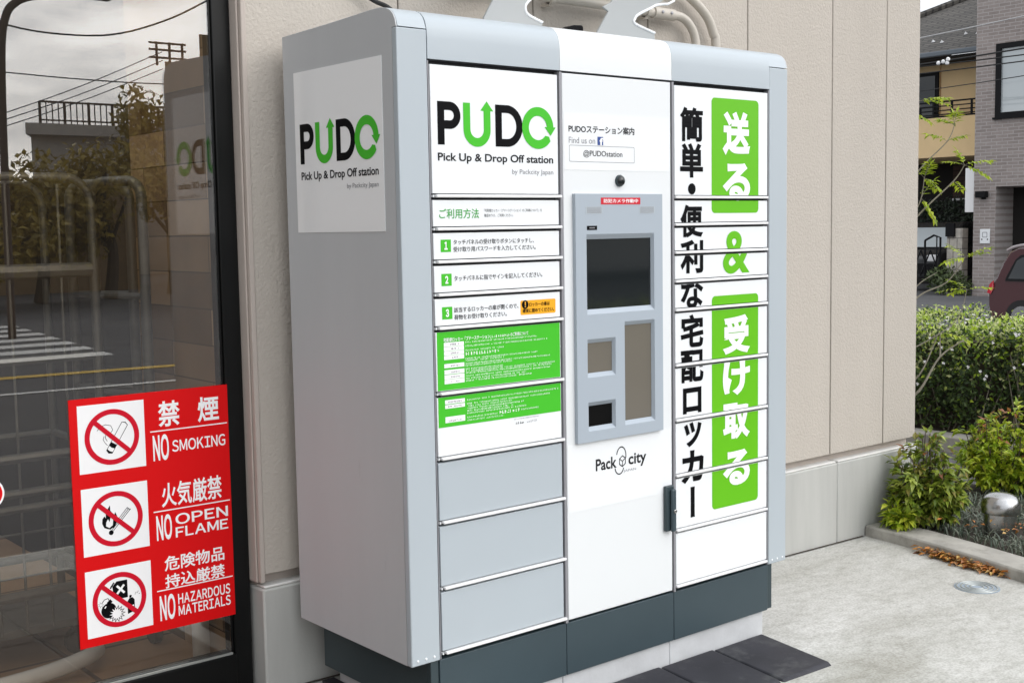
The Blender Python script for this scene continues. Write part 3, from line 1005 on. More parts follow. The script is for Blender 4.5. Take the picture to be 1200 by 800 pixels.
# kick panels and plinth
mb = MB(); mb.box(.062, 1.4205, .020, D - .02, -.1513, -.005); mb.build('base_frame', M['slate_dark'], lock)
for a, b in ((.0885, .5225), (.5243, .9552), (.957, 1.3945)):
    mb = MB(); mb.box(a, b, .002, .0195, -.1515, -.0035); mb.build('kick_panel', M['slate'], lock, bevel=.0015)
for a, b in ((.0622, .0870), (1.3962, 1.4203)):
    mb = MB(); mb.box(a, b, .006, .0198, -.150, -.0045); mb.build('kick_post', M['slate_dark'], lock, bevel=.0015)

# --- print on the upper-left door and on the side sticker
def pudo(pl, x, z, s, par, h0, green):
    """the PUDO wordmark, lower-left corner at (x, z), s = height"""
    k = s / .106
    T = lambda l: [(x + (a - .116) * k, z + (b - 1.297) * k) for a, b in l]
    P = [(.116, 1.297), (.137, 1.297), (.137, 1.336), (.154, 1.336)] + arc(.154, 1.3695, .0335, .0335, -90, 90, 20) + [(.116, 1.403)]
    Ph = [(.137, 1.357)] + arc(.154, 1.3695, .0125, .0125, -90, 90, 14) + [(.137, 1.382)]
    shape([T(P), T(Ph)], pl, M['black'], par, 'logo_letter', h=h0)
    Dl = [(.299, 1.297), (.338, 1.297)] + arc(.338, 1.350, .052, .053, -90, 90, 24) + [(.299, 1.403)]
    Dh = [(.3205, 1.317)] + arc(.338, 1.350, .0305, .033, -90, 90, 20) + [(.3205, 1.383)]
    shape([T(Dl), T(Dh)], pl, M['black'], par, 'logo_letter', h=h0)
    U = [(.196, 1.403)] + arc(.2395, 1.338, .0435, .0435, 180, 360, 26) + [(.283, 1.385), (.2925, 1.385), (.2715, 1.4095), (.2505, 1.385), (.261, 1.385)] + arc(.2395, 1.338, .0215, .0215, 0, -180, 20) + [(.218, 1.403)]
    shape([T(U)], pl, green, par, 'logo_letter', h=h0 + .0002)
    C = (.4425, 1.349)
    O = arc(*C, .0545, .0545, 2, 322, 50) + [(C[0] + .0385, C[1] - .0215)] + arc(*C, .0315, .0315, 322, 2, 40)
    shape([T(O)], pl, green, par, 'logo_letter', h=h0 + .0004)
    shape([T([(.4655, 1.3525), (.5045, 1.3525), (.4865, 1.3300)])], pl, green, par, 'logo_letter', h=h0 + .0006)
top_left = DL[-1][2]
pudo(FRONT, .116, 1.297, .106, top_left, .0005, M['green'])
text('Pick Up & Drop Off station', (.115, .4945, 1.2515, 1.2775), FRONT, M['dark_ink'], top_left, .022)
text('by Packcity Japan', (.352, .494, 1.2245, 1.2405), FRONT, M['grey_ink'], top_left, 0)
SIDE = Plane((0, 0, 0), (0, -1, 0), (-1, 0, 0))
lab = slab(SIDE, -.491, -.066, 1.0855, 1.5125, .0012, M['side_sticker'], lock, 'side_sticker')
pudo(SIDE, -.465, 1.268, .106, lab, .0017, M['green'])
text('Pick Up & Drop Off station', (-.463, -.088, 1.219, 1.247), SIDE, M['dark_ink'], lab, .022, h=.0018)
text('by Packcity Japan', (-.235, -.090, 1.193, 1.209), SIDE, M['grey_ink'], lab, 0, h=.0018)

# --- instructions on the narrow doors
d = DL[8][2]
text('ご利用方法', (.115, .2405, 1.1145, 1.1395), FRONT, M['green_ink'], d, .014)
text('「宅配便ロッカー（プドーステーション）のご利用について」を', (.257, .452, 1.1305, 1.1385), FRONT, M['dark_ink'], d, 0)
text('確認のうえ、ご利用ください。', (.257, .353, 1.1180, 1.1260), FRONT, M['dark_ink'], d, 0)
def number(nm, z0, z1, d):
    q = shape([rect(.1175, .1495, z0, z1)], FRONT, M['green'], d, 'number_box', h=.0004)
    text(nm, (.1285, .1385, z0 + .0055, z1 - .0055), FRONT, M['white_ink'], q, .05, h=.0010)
number('１', 1.032, 1.063, DL[7][2])
text('タッチパネルの受け取りボタンにタッチし、', (.157, .423, 1.0495, 1.0625), FRONT, M['dark_ink'], DL[7][2], .005)
text('受け取り用パスワードを入力してください。', (.157, .428, 1.0315, 1.0445), FRONT, M['dark_ink'], DL[7][2], .005)
number('２', .9475, .978, DL[6][2])
text('タッチパネルに指でサインを記入してください。', (.157, .450, .9585, .9720), FRONT, M['dark_ink'], DL[6][2], .005)
number('３', .864, .895, DL[5][2])
text('該当するロッカーの扉が開くので、', (.155, .366, .8795, .8925), FRONT, M['dark_ink'], DL[5][2], .005)
text('荷物をお受け取りください。', (.155, .326, .8610, .8740), FRONT, M['dark_ink'], DL[5][2], .005)
q = shape([rrect(.373, .496, .8605, .8985, .004)], FRONT, M['orange'], DL[5][2], 'caution_label', h=.0004)
shape([arc(.389, .8875, .0115, .0115, 0, 360, 24)[:-1]], FRONT, M['black'], q, 'caution_mark', h=.0009)
text('！', (.387, .391, .880, .895), FRONT, M['orange'], q, .03, h=.0014)
text('ロッカーの扉は', (.403, .475, .8815, .8925), FRONT, M['black'], q, .02, h=.0009)
text('確実に閉めてください。', (.380, .490, .8655, .8765), FRONT, M['black'], q, .02, h=.0009)

# tiny unreadable lines: strokes of ink, about as large as the characters
def mush(x0, x1, z, hgt_, m, par, h, dens=.72, r=None):
    r = r or random.Random(int(x0 * 1e4) + int(z * 1e5))
    mb = MB()
    x = x0
    while x < x1:
        wd = hgt_ * r.uniform(.7, 1.0)
        if r.random() < dens + .2:
            for _ in range(3):
                a = r.uniform(0, wd * .4); b = r.uniform(wd * .6, wd)
                c = r.uniform(0, hgt_ * .8)
                if r.random() < .6:
                    vs = rect(x + a, min(x + b, x1), z + c, z + c + hgt_ * .17)
                else:
                    vs = rect(x + a, x + a + hgt_ * .17, z, z + hgt_)
                mb.add([FRONT.pt(p[0], p[1], h + r.uniform(0, .0001)) for p in vs], [(0, 1, 2, 3)])
        x += hgt_ * 1.05
    if mb.v:
        mb.build('small_print', m, par, fix=False)
d = DL[4][2]
g1 = shape([rect(.0995, .510, .6855, .8325)], FRONT, M['green'], d, 'green_notice', h=.0004)
text('宅配便ロッカー「プドーステーション」', (.120, .272, .8070, .8175), FRONT, M['white_ink'], g1, .02, h=.0009)
mush(.275, .335, .808, .0065, M['white_ink'], g1, .0009)
text('のご利用について', (.337, .398, .8070, .8175), FRONT, M['white_ink'], g1, .02, h=.0009)
top, hh = .832, .147
for k, (a, b) in enumerate(((.18, .25), (.255, .325), (.33, .40), (.405, .475), (.545, .615), (.65, .725), (.735, .81), (.815, .89))):
    bx = shape([rect(.1205, .1835, top - hh * b, top - hh * a)], FRONT, M['white_ink'], g1, 'heading_box', h=.0008)
    mush(.141, .166, top - hh * b + .0028, .0045, M['dark_ink'], g1, .0012)
for f, ln in ((.215, .24), (.28, .275), (.355, .125), (.43, -.11), (.50, .24), (.535, .125), (.585, .285), (.62, .15), (.68, .12), (.715, .30), (.75, .29), (.80, .285), (.845, .20), (.885, .22)):
    if ln < 0:
        mush(.188, .188 - ln, top - hh * f, .0082, M['white_ink'], g1, .0009, 1)
    else:
        mush(.188, .188 + ln, top - hh * f, .0042, M['white_ink'], g1, .0009)
d = DL[3][2]
g2 = shape([rect(.0995, .5105, .592, .6685)], FRONT, M['green'], d, 'green_notice', h=.0004)
top, hh = .668, .076
for a, b in ((.10, .235), (.26, .385), (.66, .86)):
    shape([rect(.1205, .183, top - hh * b, top - hh * a)], FRONT, M['white_ink'], g2, 'heading_box', h=.0008)
    mush(.130, .172, top - hh * b + .0025, .0042, M['dark_ink'], g2, .0012)
for f, ln in ((.20, .31), (.33, .28), (.41, .15), (.49, .19), (.57, .15), (.65, .20)):
    mush(.190, .190 + ln, top - hh * f, .0042, M['white_ink'], g2, .0009)
mush(.190, .288, top - hh * .79, .0042, M['white_ink'], g2, .0009)
mush(.295, .365, top - hh * .80, .0085, M['white_ink'], g2, .0009, 1)
mush(.370, .43, top - hh * .77, .0042, M['white_ink'], g2, .0009)
mush(.190, .31, top - hh * .89, .0042, M['white_ink'], g2, .0009)
mush(.345, .43, .5855, .0035, M['grey_ink'], d, .0006)
mush(.350, .378, .5730, .007, M['dark_ink'], d, .0006, 1)
mush(.388, .425, .5735, .006, M['grey_ink'], d, .0006)

# --- upright slogan on the narrow doors of the third column
for z0, z1 in ((1.1225, 1.4645), (.2195, .8735)):
    shape([rrect(1.1255, 1.3425, z0, z1, .014)], FRONT, M['lime'], None, 'green_panel', h=.0004, clip=DR)
KX = (.988, 1.087)
for ch, z0, z1 in (('簡', 1.332, 1.431), ('単', 1.227, 1.327), ('便', 1.052, 1.148), ('利', .946, 1.045), ('な', .843, .931), ('宅', .726, .824), ('配', .622, .718), ('ロ', .528, .606), ('ッ', .427, .502), ('カ', .318, .416)):
    x0, x1 = KX
    if ch == 'ッ': x0, x1 = 1.000, 1.078
    if ch == 'ロ': x0, x1 = .996, 1.078
    text(ch, (x0, x1, z0, z1), FRONT, M['black'], None, .034, h=.0009, clip=DR)
text('ー', (1.028, 1.047, .212, .305), FRONT, M['black'], None, .034, h=.0009, clip=DR, rot=1)
shape([arc(1.038, 1.194, .0165, .0165, 0, 360, 28)[:-1]], FRONT, M['black'], None, 'lettering', h=.0009, clip=DR)
for ch, z0, z1 in (('送', 1.296, 1.427), ('る', 1.159, 1.273), ('受', .692, .811), ('け', .563, .669), ('取', .426, .539), ('る', .281, .391)):
    text(ch, (1.175, 1.302, z0, z1), FRONT, M['white_ink'], None, .045, h=.0009, clip=DR)
text('&', (1.176, 1.300, .938, 1.068), FRONT, M['lime'], None, .022, h=.0009, clip=DR)

# --- centre column: information sticker (the square code printed on it is left out)
info = slab(FRONT, .5340, .9455, 1.2420, 1.3940, .0006, M['sticker'], centre, 'info_sticker')
text('PUDOステーション案内', (.5505, .8000, 1.3420, 1.3630), FRONT, M['dark_ink'], info, .024, h=.0010)
text('Find us on', (.551, .648, 1.3135, 1.3300), FRONT, M['grey_ink'], info, 0, h=.0010)
q = shape([rect(.657, .6785, 1.3105, 1.3335)], FRONT, M['blue_ink'], info, 'square_mark', h=.0010)
text('f', (.665, .6775, 1.3105, 1.3305), FRONT, M['white_ink'], q, .04, h=.0015)
shape([rrect(.5520, .8000, 1.2640, 1.3085, .004), rrect(.5532, .7988, 1.2652, 1.3073, .0035)], FRONT, M['grey_ink'], info, 'name_box', h=.0010)
text('@PUDOstation', (.604, .752, 1.2760, 1.2960), FRONT, M['dark_ink'], info, .004, h=.0010)
slab(FRONT, .5330, .9455, .304, .494, .0006, M['sticker'], centre, 'logo_sticker')

# camera dome
mb = MB(); mb.lathe([(.0165, 0), (.0165, .004), (.0145, .007)], (.740, 0, 1.2145), 32, 'y'); dome = mb.build('lens_ring', M['slate_dark'], centre, smooth=True)
mb = MB(); mb.lathe([(.0145 * math.cos(RAD(a)), .006 + .010 * math.sin(RAD(a))) for a in range(0, 90, 9)], (.740, 0, 1.2145), 32, 'y'); mb.build('camera_lens', M['screen'], dome, smooth=True)

# terminal with its four openings
term_holes = dict(screen=(.6015, .8655, .8485, 1.0680), reader=(.6010, .7085, .6745, .7805), tall=(.7445, .8660, .5270, .8215), slot=(.6025, .7070, .5250, .6060))
TX0, TX1, TZ0, TZ1, TY = .562, .900, .4955, 1.178, -.012
gx = sorted({TX0, TX1} | {v for hle in term_holes.values() for v in hle[:2]})
gzv = sorted({TZ0, TZ1} | {v for hle in term_holes.values() for v in hle[2:]})
mb = MB()
for xa, xb in zip(gx[:-1], gx[1:]):
    for za, zb in zip(gzv[:-1], gzv[1:]):
        cxm, czm = (xa + xb) / 2, (za + zb) / 2
        if any(hl[0] < cxm < hl[1] and hl[2] < czm < hl[3] for hl in term_holes.values()):
            continue
        mb.add([(xa, TY, za), (xb, TY, za), (xb, TY, zb), (xa, TY, zb)], [(0, 1, 2, 3)])
R_ = rect(TX0, TX1, TZ0, TZ1)
mb.add([(a, TY, b) for a, b in R_] + [(a, -.0004, b) for a, b in R_], [(0, 4, 5, 1), (1, 5, 6, 2), (2, 6, 7, 3), (3, 7, 4, 0)])
YI = -.0022
inner_r = {}
for k, hl in term_holes.items():
    ix, iz = .0055, (.0135 if k == 'screen' else .0115)
    r2 = (hl[0] + ix, hl[1] - ix, hl[2] + iz, hl[3] - iz)
    inner_r[k] = r2
    A_, B_ = rect(*hl), rect(*r2)
    mb.add([(a, TY, b) for a, b in A_] + [(a, YI, b) for a, b in B_], [(0, 1, 5, 4), (1, 2, 6, 5), (2, 3, 7, 6), (3, 0, 4, 7)])
term = mb.build('terminal_panel', M['term'], centre, fix=False)
bm = bmesh.new(); bm.from_mesh(term.data); bmesh.ops.remove_doubles(bm, verts=bm.verts, dist=1e-5); bm.to_mesh(term.data); bm.free()
for k, (nm, m) in dict(screen=('touch_screen', 'screen'), reader=('card_reader_window', 'reader'), tall=('signature_window', 'reader'), slot=('receipt_slot', 'slot')).items():
    a, b, c, d_ = inner_r[k]
    mb = MB(); mb.box(a - .002, b + .002, -.0014, -.0005, c - .002, d_ + .002)
    mb.build(nm, M[m], term)
TP = Plane((0, TY, 0), (1, 0, 0), (0, -1, 0))
q = slab(TP, .657, .810, 1.1490, 1.1675, .0006, M['red_label'], term, 'red_label')
text('防犯カメラ作動中', (.667, .801, 1.1530, 1.1640), TP, M['white_ink'], q, .022, h=.0010)
for x0 in (.600, .806):
    q = slab(TP, x0, x0 + .062, 1.1235, 1.1435, .0005, M['strip'], term, 'speaker_grille')
    q.data.materials[0] = M['light_grey']
    mb = MB()
    for k in range(6):
        z = 1.1255 + k * .0030
        mb.add([TP.pt(a, b, .0008) for a, b in rect(x0 + .003, x0 + .059, z, z + .0012)], [(0, 1, 2, 3)])
    mb.build('grille_slots', M['grey_ink'], q, fix=False)
q = slab(TP, .6035, .6415, 1.0795, 1.0910, .0006, M['black'], term, 'small_label')
mb = MB(); mb.add([TP.pt(a, b, .0009) for a, b in rect(.612, .633, 1.0838, 1.0866)], [(0, 1, 2, 3)]); mb.build('label_print', M['grey_ink'], q, fix=False)

# company logo below the terminal
lg = text('Pack', (.638, .7195, .4070, .4410), FRONT, M['dark_ink'], centre, .022, h=.0010)
text('city', (.7665, .8395, .3985, .4400), FRONT, M['dark_ink'], centre, .022, h=.0010)
text('JAPAN', (.747, .7965, .3880, .3970), FRONT, M['grey_ink'], centre, 0, h=.0010)
hexp = [(.7425 + .0135 * math.sin(RAD(60 * k)), .4225 + .0155 * math.cos(RAD(60 * k))) for k in range(6)]
mb = MB()
def ln2(p, q, wd):
    p, q = Vector(p), Vector(q)
    t = (q - p).normalized(); nn = Vector((-t.y, t.x)) * wd / 2
    p, q = p - t * wd * .3, q + t * wd * .3
    mb.add([FRONT.pt(*v, .0010 + rng.random() * .0001) for v in (p + nn, q + nn, q - nn, p - nn)], [(0, 1, 2, 3)])
for k in range(6): ln2(hexp[k], hexp[(k + 1) % 6], .0030)
for k in (1, 3, 5): ln2((.7425, .4225), hexp[k], .0028)
for pth in (arc(.738, .438, .0185, .026, 165, -15, 18), arc(.730, .408, .017, .021, 190, 345, 16)):
    for p, q in zip(pth[:-1], pth[1:]): ln2(p, q, .0034)
mb.build('cube_mark', M['dark_ink'], centre, fix=False)

# lever handle
mb = MB(); mb.box(.9095, .9440, -.013, -.0008, .190, .3255); hd = mb.build('handle_plate', M['slate_dark'], centre, bevel=.003)
mb = MB(); mb.box(.9245, .9435, -.024, -.0132, .188, .316); mb.build('lever', M['slate'], hd, bevel=.006, seg=3)
mb = MB(); mb.lathe([(.006, 0), (.006, .003), (.004, .004)], (.9345, -.0242, .250), 20, 'y'); mb.build('key_lock', M['steel'], hd, smooth=True)

# things on the roof of the locker: anti-tip brackets and an aerial
for poly in ([(.496, 1.60), (.504, 1.680), (.539, 1.733), (.585, 1.82), (.585, 2.15), (.735, 2.15), (.735, 1.80), (.690, 1.757), (.664, 1.736), (.657, 1.720), (.668, 1.703), (.722, 1.686), (.728, 1.60)],
             [(.94, 1.60), (.940, 1.672), (.992, 1.743), (.968, 1.755), (1.004, 1.772), (1.03, 1.80), (1.03, 2.15), (1.30, 2.15), (1.30, 1.835), (1.20, 1.782), (1.125, 1.748), (1.106, 1.732), (1.108, 1.716), (1.194, 1.695), (1.198, 1.60)]):
    mb = MB(); mb.prism(poly, 'y', .296, .304)
    br = mb.build('wall_bracket', M['bracket'], lock, bevel=.0015)
    edge = poly[len(poly) // 2 + 1:-1] if poly[0][0] < .9 else poly[7:-1]
    mb = MB()
    mb.tube(smooth_path([(p[0], .296, p[1]) for p in edge], 4), .0042, 8)
    mb.build('lit_edge', M['bracket_edge'], br, smooth=True)  # lit rim of the plate, its brightness put into a paler colour
    xm = [p[0] for p in poly]
    mb = MB(); mb.box(min(xm) + .1, max(xm) - .02, .305, WY + .012, 2.14, 2.148)
    mb.build('bracket_arm', M['bracket'], br)
    mb = MB(); mb.box(min(xm) + .01, max(xm) + .022, .27, .295, 1.612, 1.6265 if poly[0][0] < .9 else 1.6265)
    mb.build('bracket_foot', M['bracket_edge'], br, bevel=.002)
mb = MB(); mb.prism([(.640, 1.62), (.650, 1.640), (.668, 1.648), (.700, 1.650), (.704, 1.645), (.704, 1.62)], 'y', .10, .14); mb.build('antenna', M['black'], lock, bevel=.003)

# ------------------------------------------------------------------ under and in front of the locker
for k, (a, b) in enumerate(((.092, .518), (.520, .948), (.950, 1.386))):
    mb = MB(); mb.box(a, b, .014, .50, -.32, -.1518)
    tag(mb.build('concrete_block', M['concrete_block'], bevel=.004), ('pale concrete block under the locker near its plain grey side', 'pale concrete block under the middle of the locker below its handle column', 'pale concrete block under the green slogan doors of the locker')[k], 'concrete block', 'concrete blocks under the locker')
mlab = ['dark rubber mat at the free end of the row in front of the locker', 'second dark rubber mat from the end of the row below the slogan doors', 'third dark rubber mat from the end of the row in front of the locker', 'dark rubber mat in front of the locker below the grey drawers']
for k in range(4):
    x1 = 1.366 - k * .2375
    x0 = x1 - .2345
    z = gz(x0 + .12)
    mb = MB()
    mb.add([(x0, .004, z - .01), (x1, .004, z - .01), (x1 - .035, -.305, z - .01), (x0 - .035, -.305, z - .01),
            (x0 + .003, .001, z + .016), (x1 - .003, .001, z + .016), (x1 - .042, -.288, z + .010), (x0 - .029, -.288, z + .010)],
           [(0, 1, 2, 3), (4, 7, 6, 5), (0, 4, 5, 1), (1, 5, 6, 2), (2, 6, 7, 3), (3, 7, 4, 0)])
    tag(mb.build('rubber_mat', M['rubber'], bevel=.006, seg=3), mlab[k], 'mat', 'rubber mats in front of the locker')
mb = MB(); mb.box(.045, .085, .02, .52, gz(0) - .01, gz(0) + .03)
tag(mb.build('rubber_strip', M['gap'], bevel=.003), 'thin black rubber strip on the ground beside the locker base', 'rubber strip')

# ------------------------------------------------------------------ pipes and cable on the wall
PY = WY - .03
p1 = empty('conduit_pipe', (1.3, WY, 1.82), 'beige conduit with a coupling running level then bending down behind the locker', 'pipe')
mb = MB()
mb.tube([(.60, PY, 1.828), (1.52, PY, 1.824)] + [(1.612 + .10 * math.sin(RAD(a)) - .02, PY, 1.724 + .10 * math.cos(RAD(a))) for a in range(0, 91, 9)] + [(1.692, PY, 1.2)], .0155, 14)
mb.build('tube', M['pipe'], p1, smooth=True)
mb = MB(); mb.tube([(1.47, PY, 1.8245), (1.575, PY, 1.8235)], .0205, 14); cp = mb.build('coupling', M['pipe'], p1, smooth=True)
for x in (1.50, 1.545):
    mb = MB(); mb.lathe([(.0055, 0), (.0055, .004), (.003, .005)], (x, PY - .019, 1.826), 10, 'y'); mb.build('screw', M['strip'], cp, smooth=True)
for x in (1.44, 1.00):
    mb = MB(); mb.tube([(x - .008, PY, 1.825), (x + .008, PY, 1.825)], .021, 14); mb.box(x - .008, x + .008, PY, WY + .012, 1.80, 1.812); mb.box(x - .006, x + .006, PY - .022, PY - .012, 1.838, 1.858)
    mb.build('pipe_clamp', M['pipe'], p1)
mb = MB()
mb.tube(smooth_path([(1.30, PY, 2.02), (1.50, PY, 1.965), (1.64, PY, 1.905), (1.74, PY, 1.845), (1.785, PY, 1.78), (1.80, PY, 1.70), (1.80, PY, 1.2)]), .0165, 14)
tag(mb.build('conduit_pipe', M['pipe'], smooth=True), 'outer beige conduit curving down round the coupling pipe on the wall', 'pipe')
mb = MB(); mb.tube(smooth_path([(.10, WY, 1.90), (.22, WY - .005, 1.815), (.314, WY - .02, 1.754), (.36, WY - .05, 1.725), (.42, WY - .06, 1.66), (.44, WY - .055, 1.58)]), .007, 8)
tag(mb.build('power_cable', M['cable'], smooth=True), 'black cable sloping down the siding behind the top corner of the locker', 'cable')

# ------------------------------------------------------------------ planting bed
def rv(r):
    while True:
        v = Vector((rng.uniform(-1, 1), rng.uniform(-1, 1), rng.uniform(-1, 1)))
        if .05 < v.length < 1:
            return v.normalized() * r

def shrub(x, y, h, r, label, leafm, n_st, redfrac, name='nandina_shrub', zb=-.226, ls=.050):
    root = empty(name, (x, y, zb), label, 'shrub')
    st_, lf, rd = MB(), MB(), MB()
    for k in range(n_st):
        a, q = rng.uniform(0, 6.283), math.sqrt(rng.random())
        hh = h * rng.uniform(.35, 1.0) * (1 - .45 * q * q)
        tip = Vector((x + math.cos(a) * r * q, y + math.sin(a) * r * q, zb + hh))
        b = Vector((x + math.cos(a) * r * q * .3, y + math.sin(a) * r * q * .3, zb))
        mid = (b + tip) / 2 + rv(.02)
        st_.tube([b, mid, tip], [.004, .003, .002], 5)
        top = hh > h * .70
        for j in range(15):
            t = rng.uniform(.3, 1.0)
            p = b.lerp(tip, t) + rv(.02)
            out = Vector((math.cos(a), math.sin(a), 0)) * rng.uniform(.1, 1) + rv(.8)
            out.z = rng.uniform(-.4, .7)
            d_ = out.normalized()
            p0 = p + d_ * .012
            for s_ in range(3):
                dd = (d_ + rv(.55)).normalized()
                tgt = rd if (top and t > .72 and rng.random() < redfrac) else lf
                tgt.leaf(p0, dd, Vector((rng.uniform(-.4, .4), rng.uniform(-.4, .4), 1)), ls * rng.uniform(.6, 1.15), ls * rng.uniform(.34, .5), rng.uniform(.05, .35))
    st_.build('stems', M['dark_bark'], root, smooth=True)
    lf.build('foliage', LM[leafm], root, fix=False)
    if rd.v: rd.build('young_leaves', LM['shrub_red'], root, fix=False)
shrub(3.0, .43, .44, .15, 'bushy green shrub with reddish tips against the corner of the concrete plinth', 'shrub', 70, .10)
shrub(2.87, .47, .17, .07, 'low pale green sprig between the plinth and the bushy corner shrub', 'shrub_bright', 10, .02)
shrub(3.85, .56, .46, .20, 'bright yellow-green shrub with orange tips behind the steel bollard', 'shrub_bright', 90, .22)
shrub(4.0, .34, .30, .22, 'dark green low shrub beside the bright shrub behind the steel bollard', 'shrub', 36, .05)

# mondo grass (ground cover)
mb = MB()
for k in range(5200):
    t = rng.random()
    x, y = rng.uniform(2.55, 3.9), rng.uniform(-1.3, .58)
    # distance inside the kerb
    ok = x > 2.97
    for (a, b) in zip(KI[:-1], KI[1:]):
        if min(a[1], b[1]) <= y <= max(a[1], b[1]):
            xe = a[0] + (b[0] - a[0]) * (y - a[1]) / (b[1] - a[1] + 1e-9)
            ok = x > xe + .01
    if not ok or (y < -.6 and rng.random() < .5):
        continue
    a = rng.uniform(0, 6.283)
    ln = rng.uniform(.035, .068)
    if (x - 3.05) ** 2 + (y - .08) ** 2 < .008: continue
    d0 = Vector((math.cos(a), math.sin(a), 0))
    sd_ = Vector((-d0.y, d0.x, 0)) * .0026
    p0 = Vector((x, y, -.226))
    p1_ = p0 + d0 * ln * .30 + Vector((0, 0, ln * .62))
    p2_ = p0 + d0 * ln * .70 + Vector((0, 0, ln * rng.uniform(.62, .85)))
    p3_ = p0 + d0 * ln * 1.05 + Vector((0, 0, ln * rng.uniform(.3, .7)))
    mb.add([p0 - sd_, p0 + sd_, p1_ + sd_, p1_ - sd_, p2_ + sd_ * .8, p2_ - sd_ * .8, p3_], [(0, 1, 2, 3), (3, 2, 4, 5), (5, 4, 6)])
tag(mb.build('mondo_grass', LM['mondo'], fix=False), kind='stuff')

# dry leaves in the gutter and a few on the bed
mb = MB()
def dry(x, y, z, s=1.0):
    a = rng.uniform(0, 6.283)
    d_ = Vector((math.cos(a), math.sin(a), rng.uniform(-.15, .35)))
    mb.leaf(Vector((x, y, z)), d_, Vector((rng.uniform(-.6, .6), rng.uniform(-.6, .6), 1)), rng.uniform(.022, .042) * s, rng.uniform(.010, .018) * s, rng.uniform(-.2, .4))
for k in range(330):
    t = rng.betavariate(1.6, 1.5)
    a, b = Vector((2.728, .30)), Vector((2.635, -.14))
    p = a.lerp(b, t)
    q = abs(rng.gauss(0, .022)) * (1 - abs(t - .5))
    x = p.x + .006 - q
    dry(x, p.y, gz(x) + .004 + max(0, .028 * rng.random() * (1 - q / .05)), 1)
for k in range(40):
    dry(rng.uniform(2.85, 3.4), rng.uniform(-.45, .35), -.16 + rng.uniform(0, .02), .9)
for k in range(16):
    dry(3.03 + rng.gauss(0, .05), .04 + rng.gauss(0, .02), -.17, .9)
tag(mb.build('fallen_leaves', LM['dry'], fix=False), kind='stuff')

# steel bollard light
bl = empty('bollard_light', (3.07, .13, -.226), 'low domed stainless steel bollard light in the mondo grass', 'bollard')
mb = MB(); mb.lathe([(.0655, 0), (.0655, .125)], (3.07, .13, -.235), 48); mb.build('post', M['steel'], bl, smooth=True)
mb = MB(); mb.lathe([(.0775, 0), (.0785, .002), (.0785, .026), (.0768, .042), (.0705, .057), (.060, .069), (.044, .077), (.022, .0815), (.004, .0825)], (3.07, .13, -.1235), 48); mb.build('dome', M['steel'], bl, smooth=True)

# drain lid
dl = empty('drain_cover', (2.42, -.14, gz(2.42)), 'small round blue-grey drain cover set in the concrete forecourt', 'drain cover')
mb = MB(); zz = gz(2.5) + .0005; mb.lathe([(.080, -.01), (.080, .0035)], (2.423, -.139, zz), 48); mb.build('lid', M['cover'], dl)
mb = MB()
for rr in (.072, .056, .040, .024):
    n_ = 44
    vs = []
    for k in range(n_):
        a = 2 * math.pi * k / n_
        for r_, h_ in ((rr - .003, .0036), (rr - .002, .006), (rr + .002, .006), (rr + .003, .0036)):
            vs.append((2.423 + r_ * math.cos(a), -.139 + r_ * math.sin(a), zz + h_))
    mb.add(vs, [(k * 4 + j, k * 4 + j + 1, ((k + 1) % n_) * 4 + j + 1, ((k + 1) % n_) * 4 + j) for k in range(n_) for j in range(3)])
mb.build('lid_rings', M['bead'], dl)

# hedge beyond the path
hg = empty('hedge', (5.5, 1.4, -.17), 'clipped hedge with pale new leaves on top along the back kerb', 'hedge')
lf, yg, stm = MB(), MB(), MB()
def hedge_leaves(y0, y1, n, s):
    for k in range(n):
        y = rng.uniform(y0, y1)
        f = rng.random()
        bump = .05 * math.sin(y * 7.1) + .04 * math.sin(y * 17 + 1)
        if f < .60:        # the face towards the camera
            z = -.14 + .59 * rng.random() ** .8
            x = 4.88 + abs(rng.gauss(0, .05)) + .10 * max(0, z - .30) + bump * .8 + (.06 if z < .02 else 0)
            nrm = Vector((-1, rng.uniform(-.6, .6), rng.uniform(-.2, .9)))
            topness = (z - .10) / .36
        else:              # the top
            x = 4.92 + 1.1 * rng.random()
            z = .437 + bump * .6 + rng.gauss(0, .022)
            nrm = Vector((rng.uniform(-.7, .3), rng.uniform(-.6, .6), 1))
            topness = 1.15
        d_ = (rv(1) + Vector((-.35, 0, -.1 if f < .6 else .35))).normalized()
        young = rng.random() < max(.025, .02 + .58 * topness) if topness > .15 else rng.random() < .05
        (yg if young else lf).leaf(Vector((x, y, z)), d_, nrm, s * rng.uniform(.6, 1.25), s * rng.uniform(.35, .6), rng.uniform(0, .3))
hedge_leaves(.4, 2.6, 17000, .034)
hedge_leaves(-5, .4, 7000, .05)
hedge_leaves(2.6, 5, 3500, .05)
fl_ = MB()
for k in range(130):
    y = rng.uniform(.3, 2.6)
    top_ = rng.random() < .55
    c_ = Vector((4.90 + rng.uniform(0, .9), y, .48 + rng.gauss(0, .02))) if top_ else Vector((4.80 + rng.gauss(0, .02), y, .46 - .40 * rng.random() ** 1.6))
    for j in range(5):
        a_ = j * 1.2566 + rng.random()
        d_ = Vector((-.35, math.cos(a_), math.sin(a_))) if not top_ else Vector((math.cos(a_), math.sin(a_), .3))
        fl_.leaf(c_, d_, Vector((-1, 0, .6)), .012, .008, .1)
for k in range(40):
    y = rng.uniform(.6, 2.4)
    p = Vector((4.92 + rng.uniform(0, .1), y, -.17))
    q = p + Vector((rng.uniform(-.05, .1), rng.uniform(-.2, .2), rng.uniform(.3, .6)))
    stm.tube([p, (p + q) / 2 + rv(.03), q], [.005, .004, .002], 5)
stm.build('stems', M['bark'], hg, smooth=True)
mb = MB(); mb.box(5.02, 5.9, -5, 5, -.17, .37); mb.build('inner_growth', M['soil'], hg)
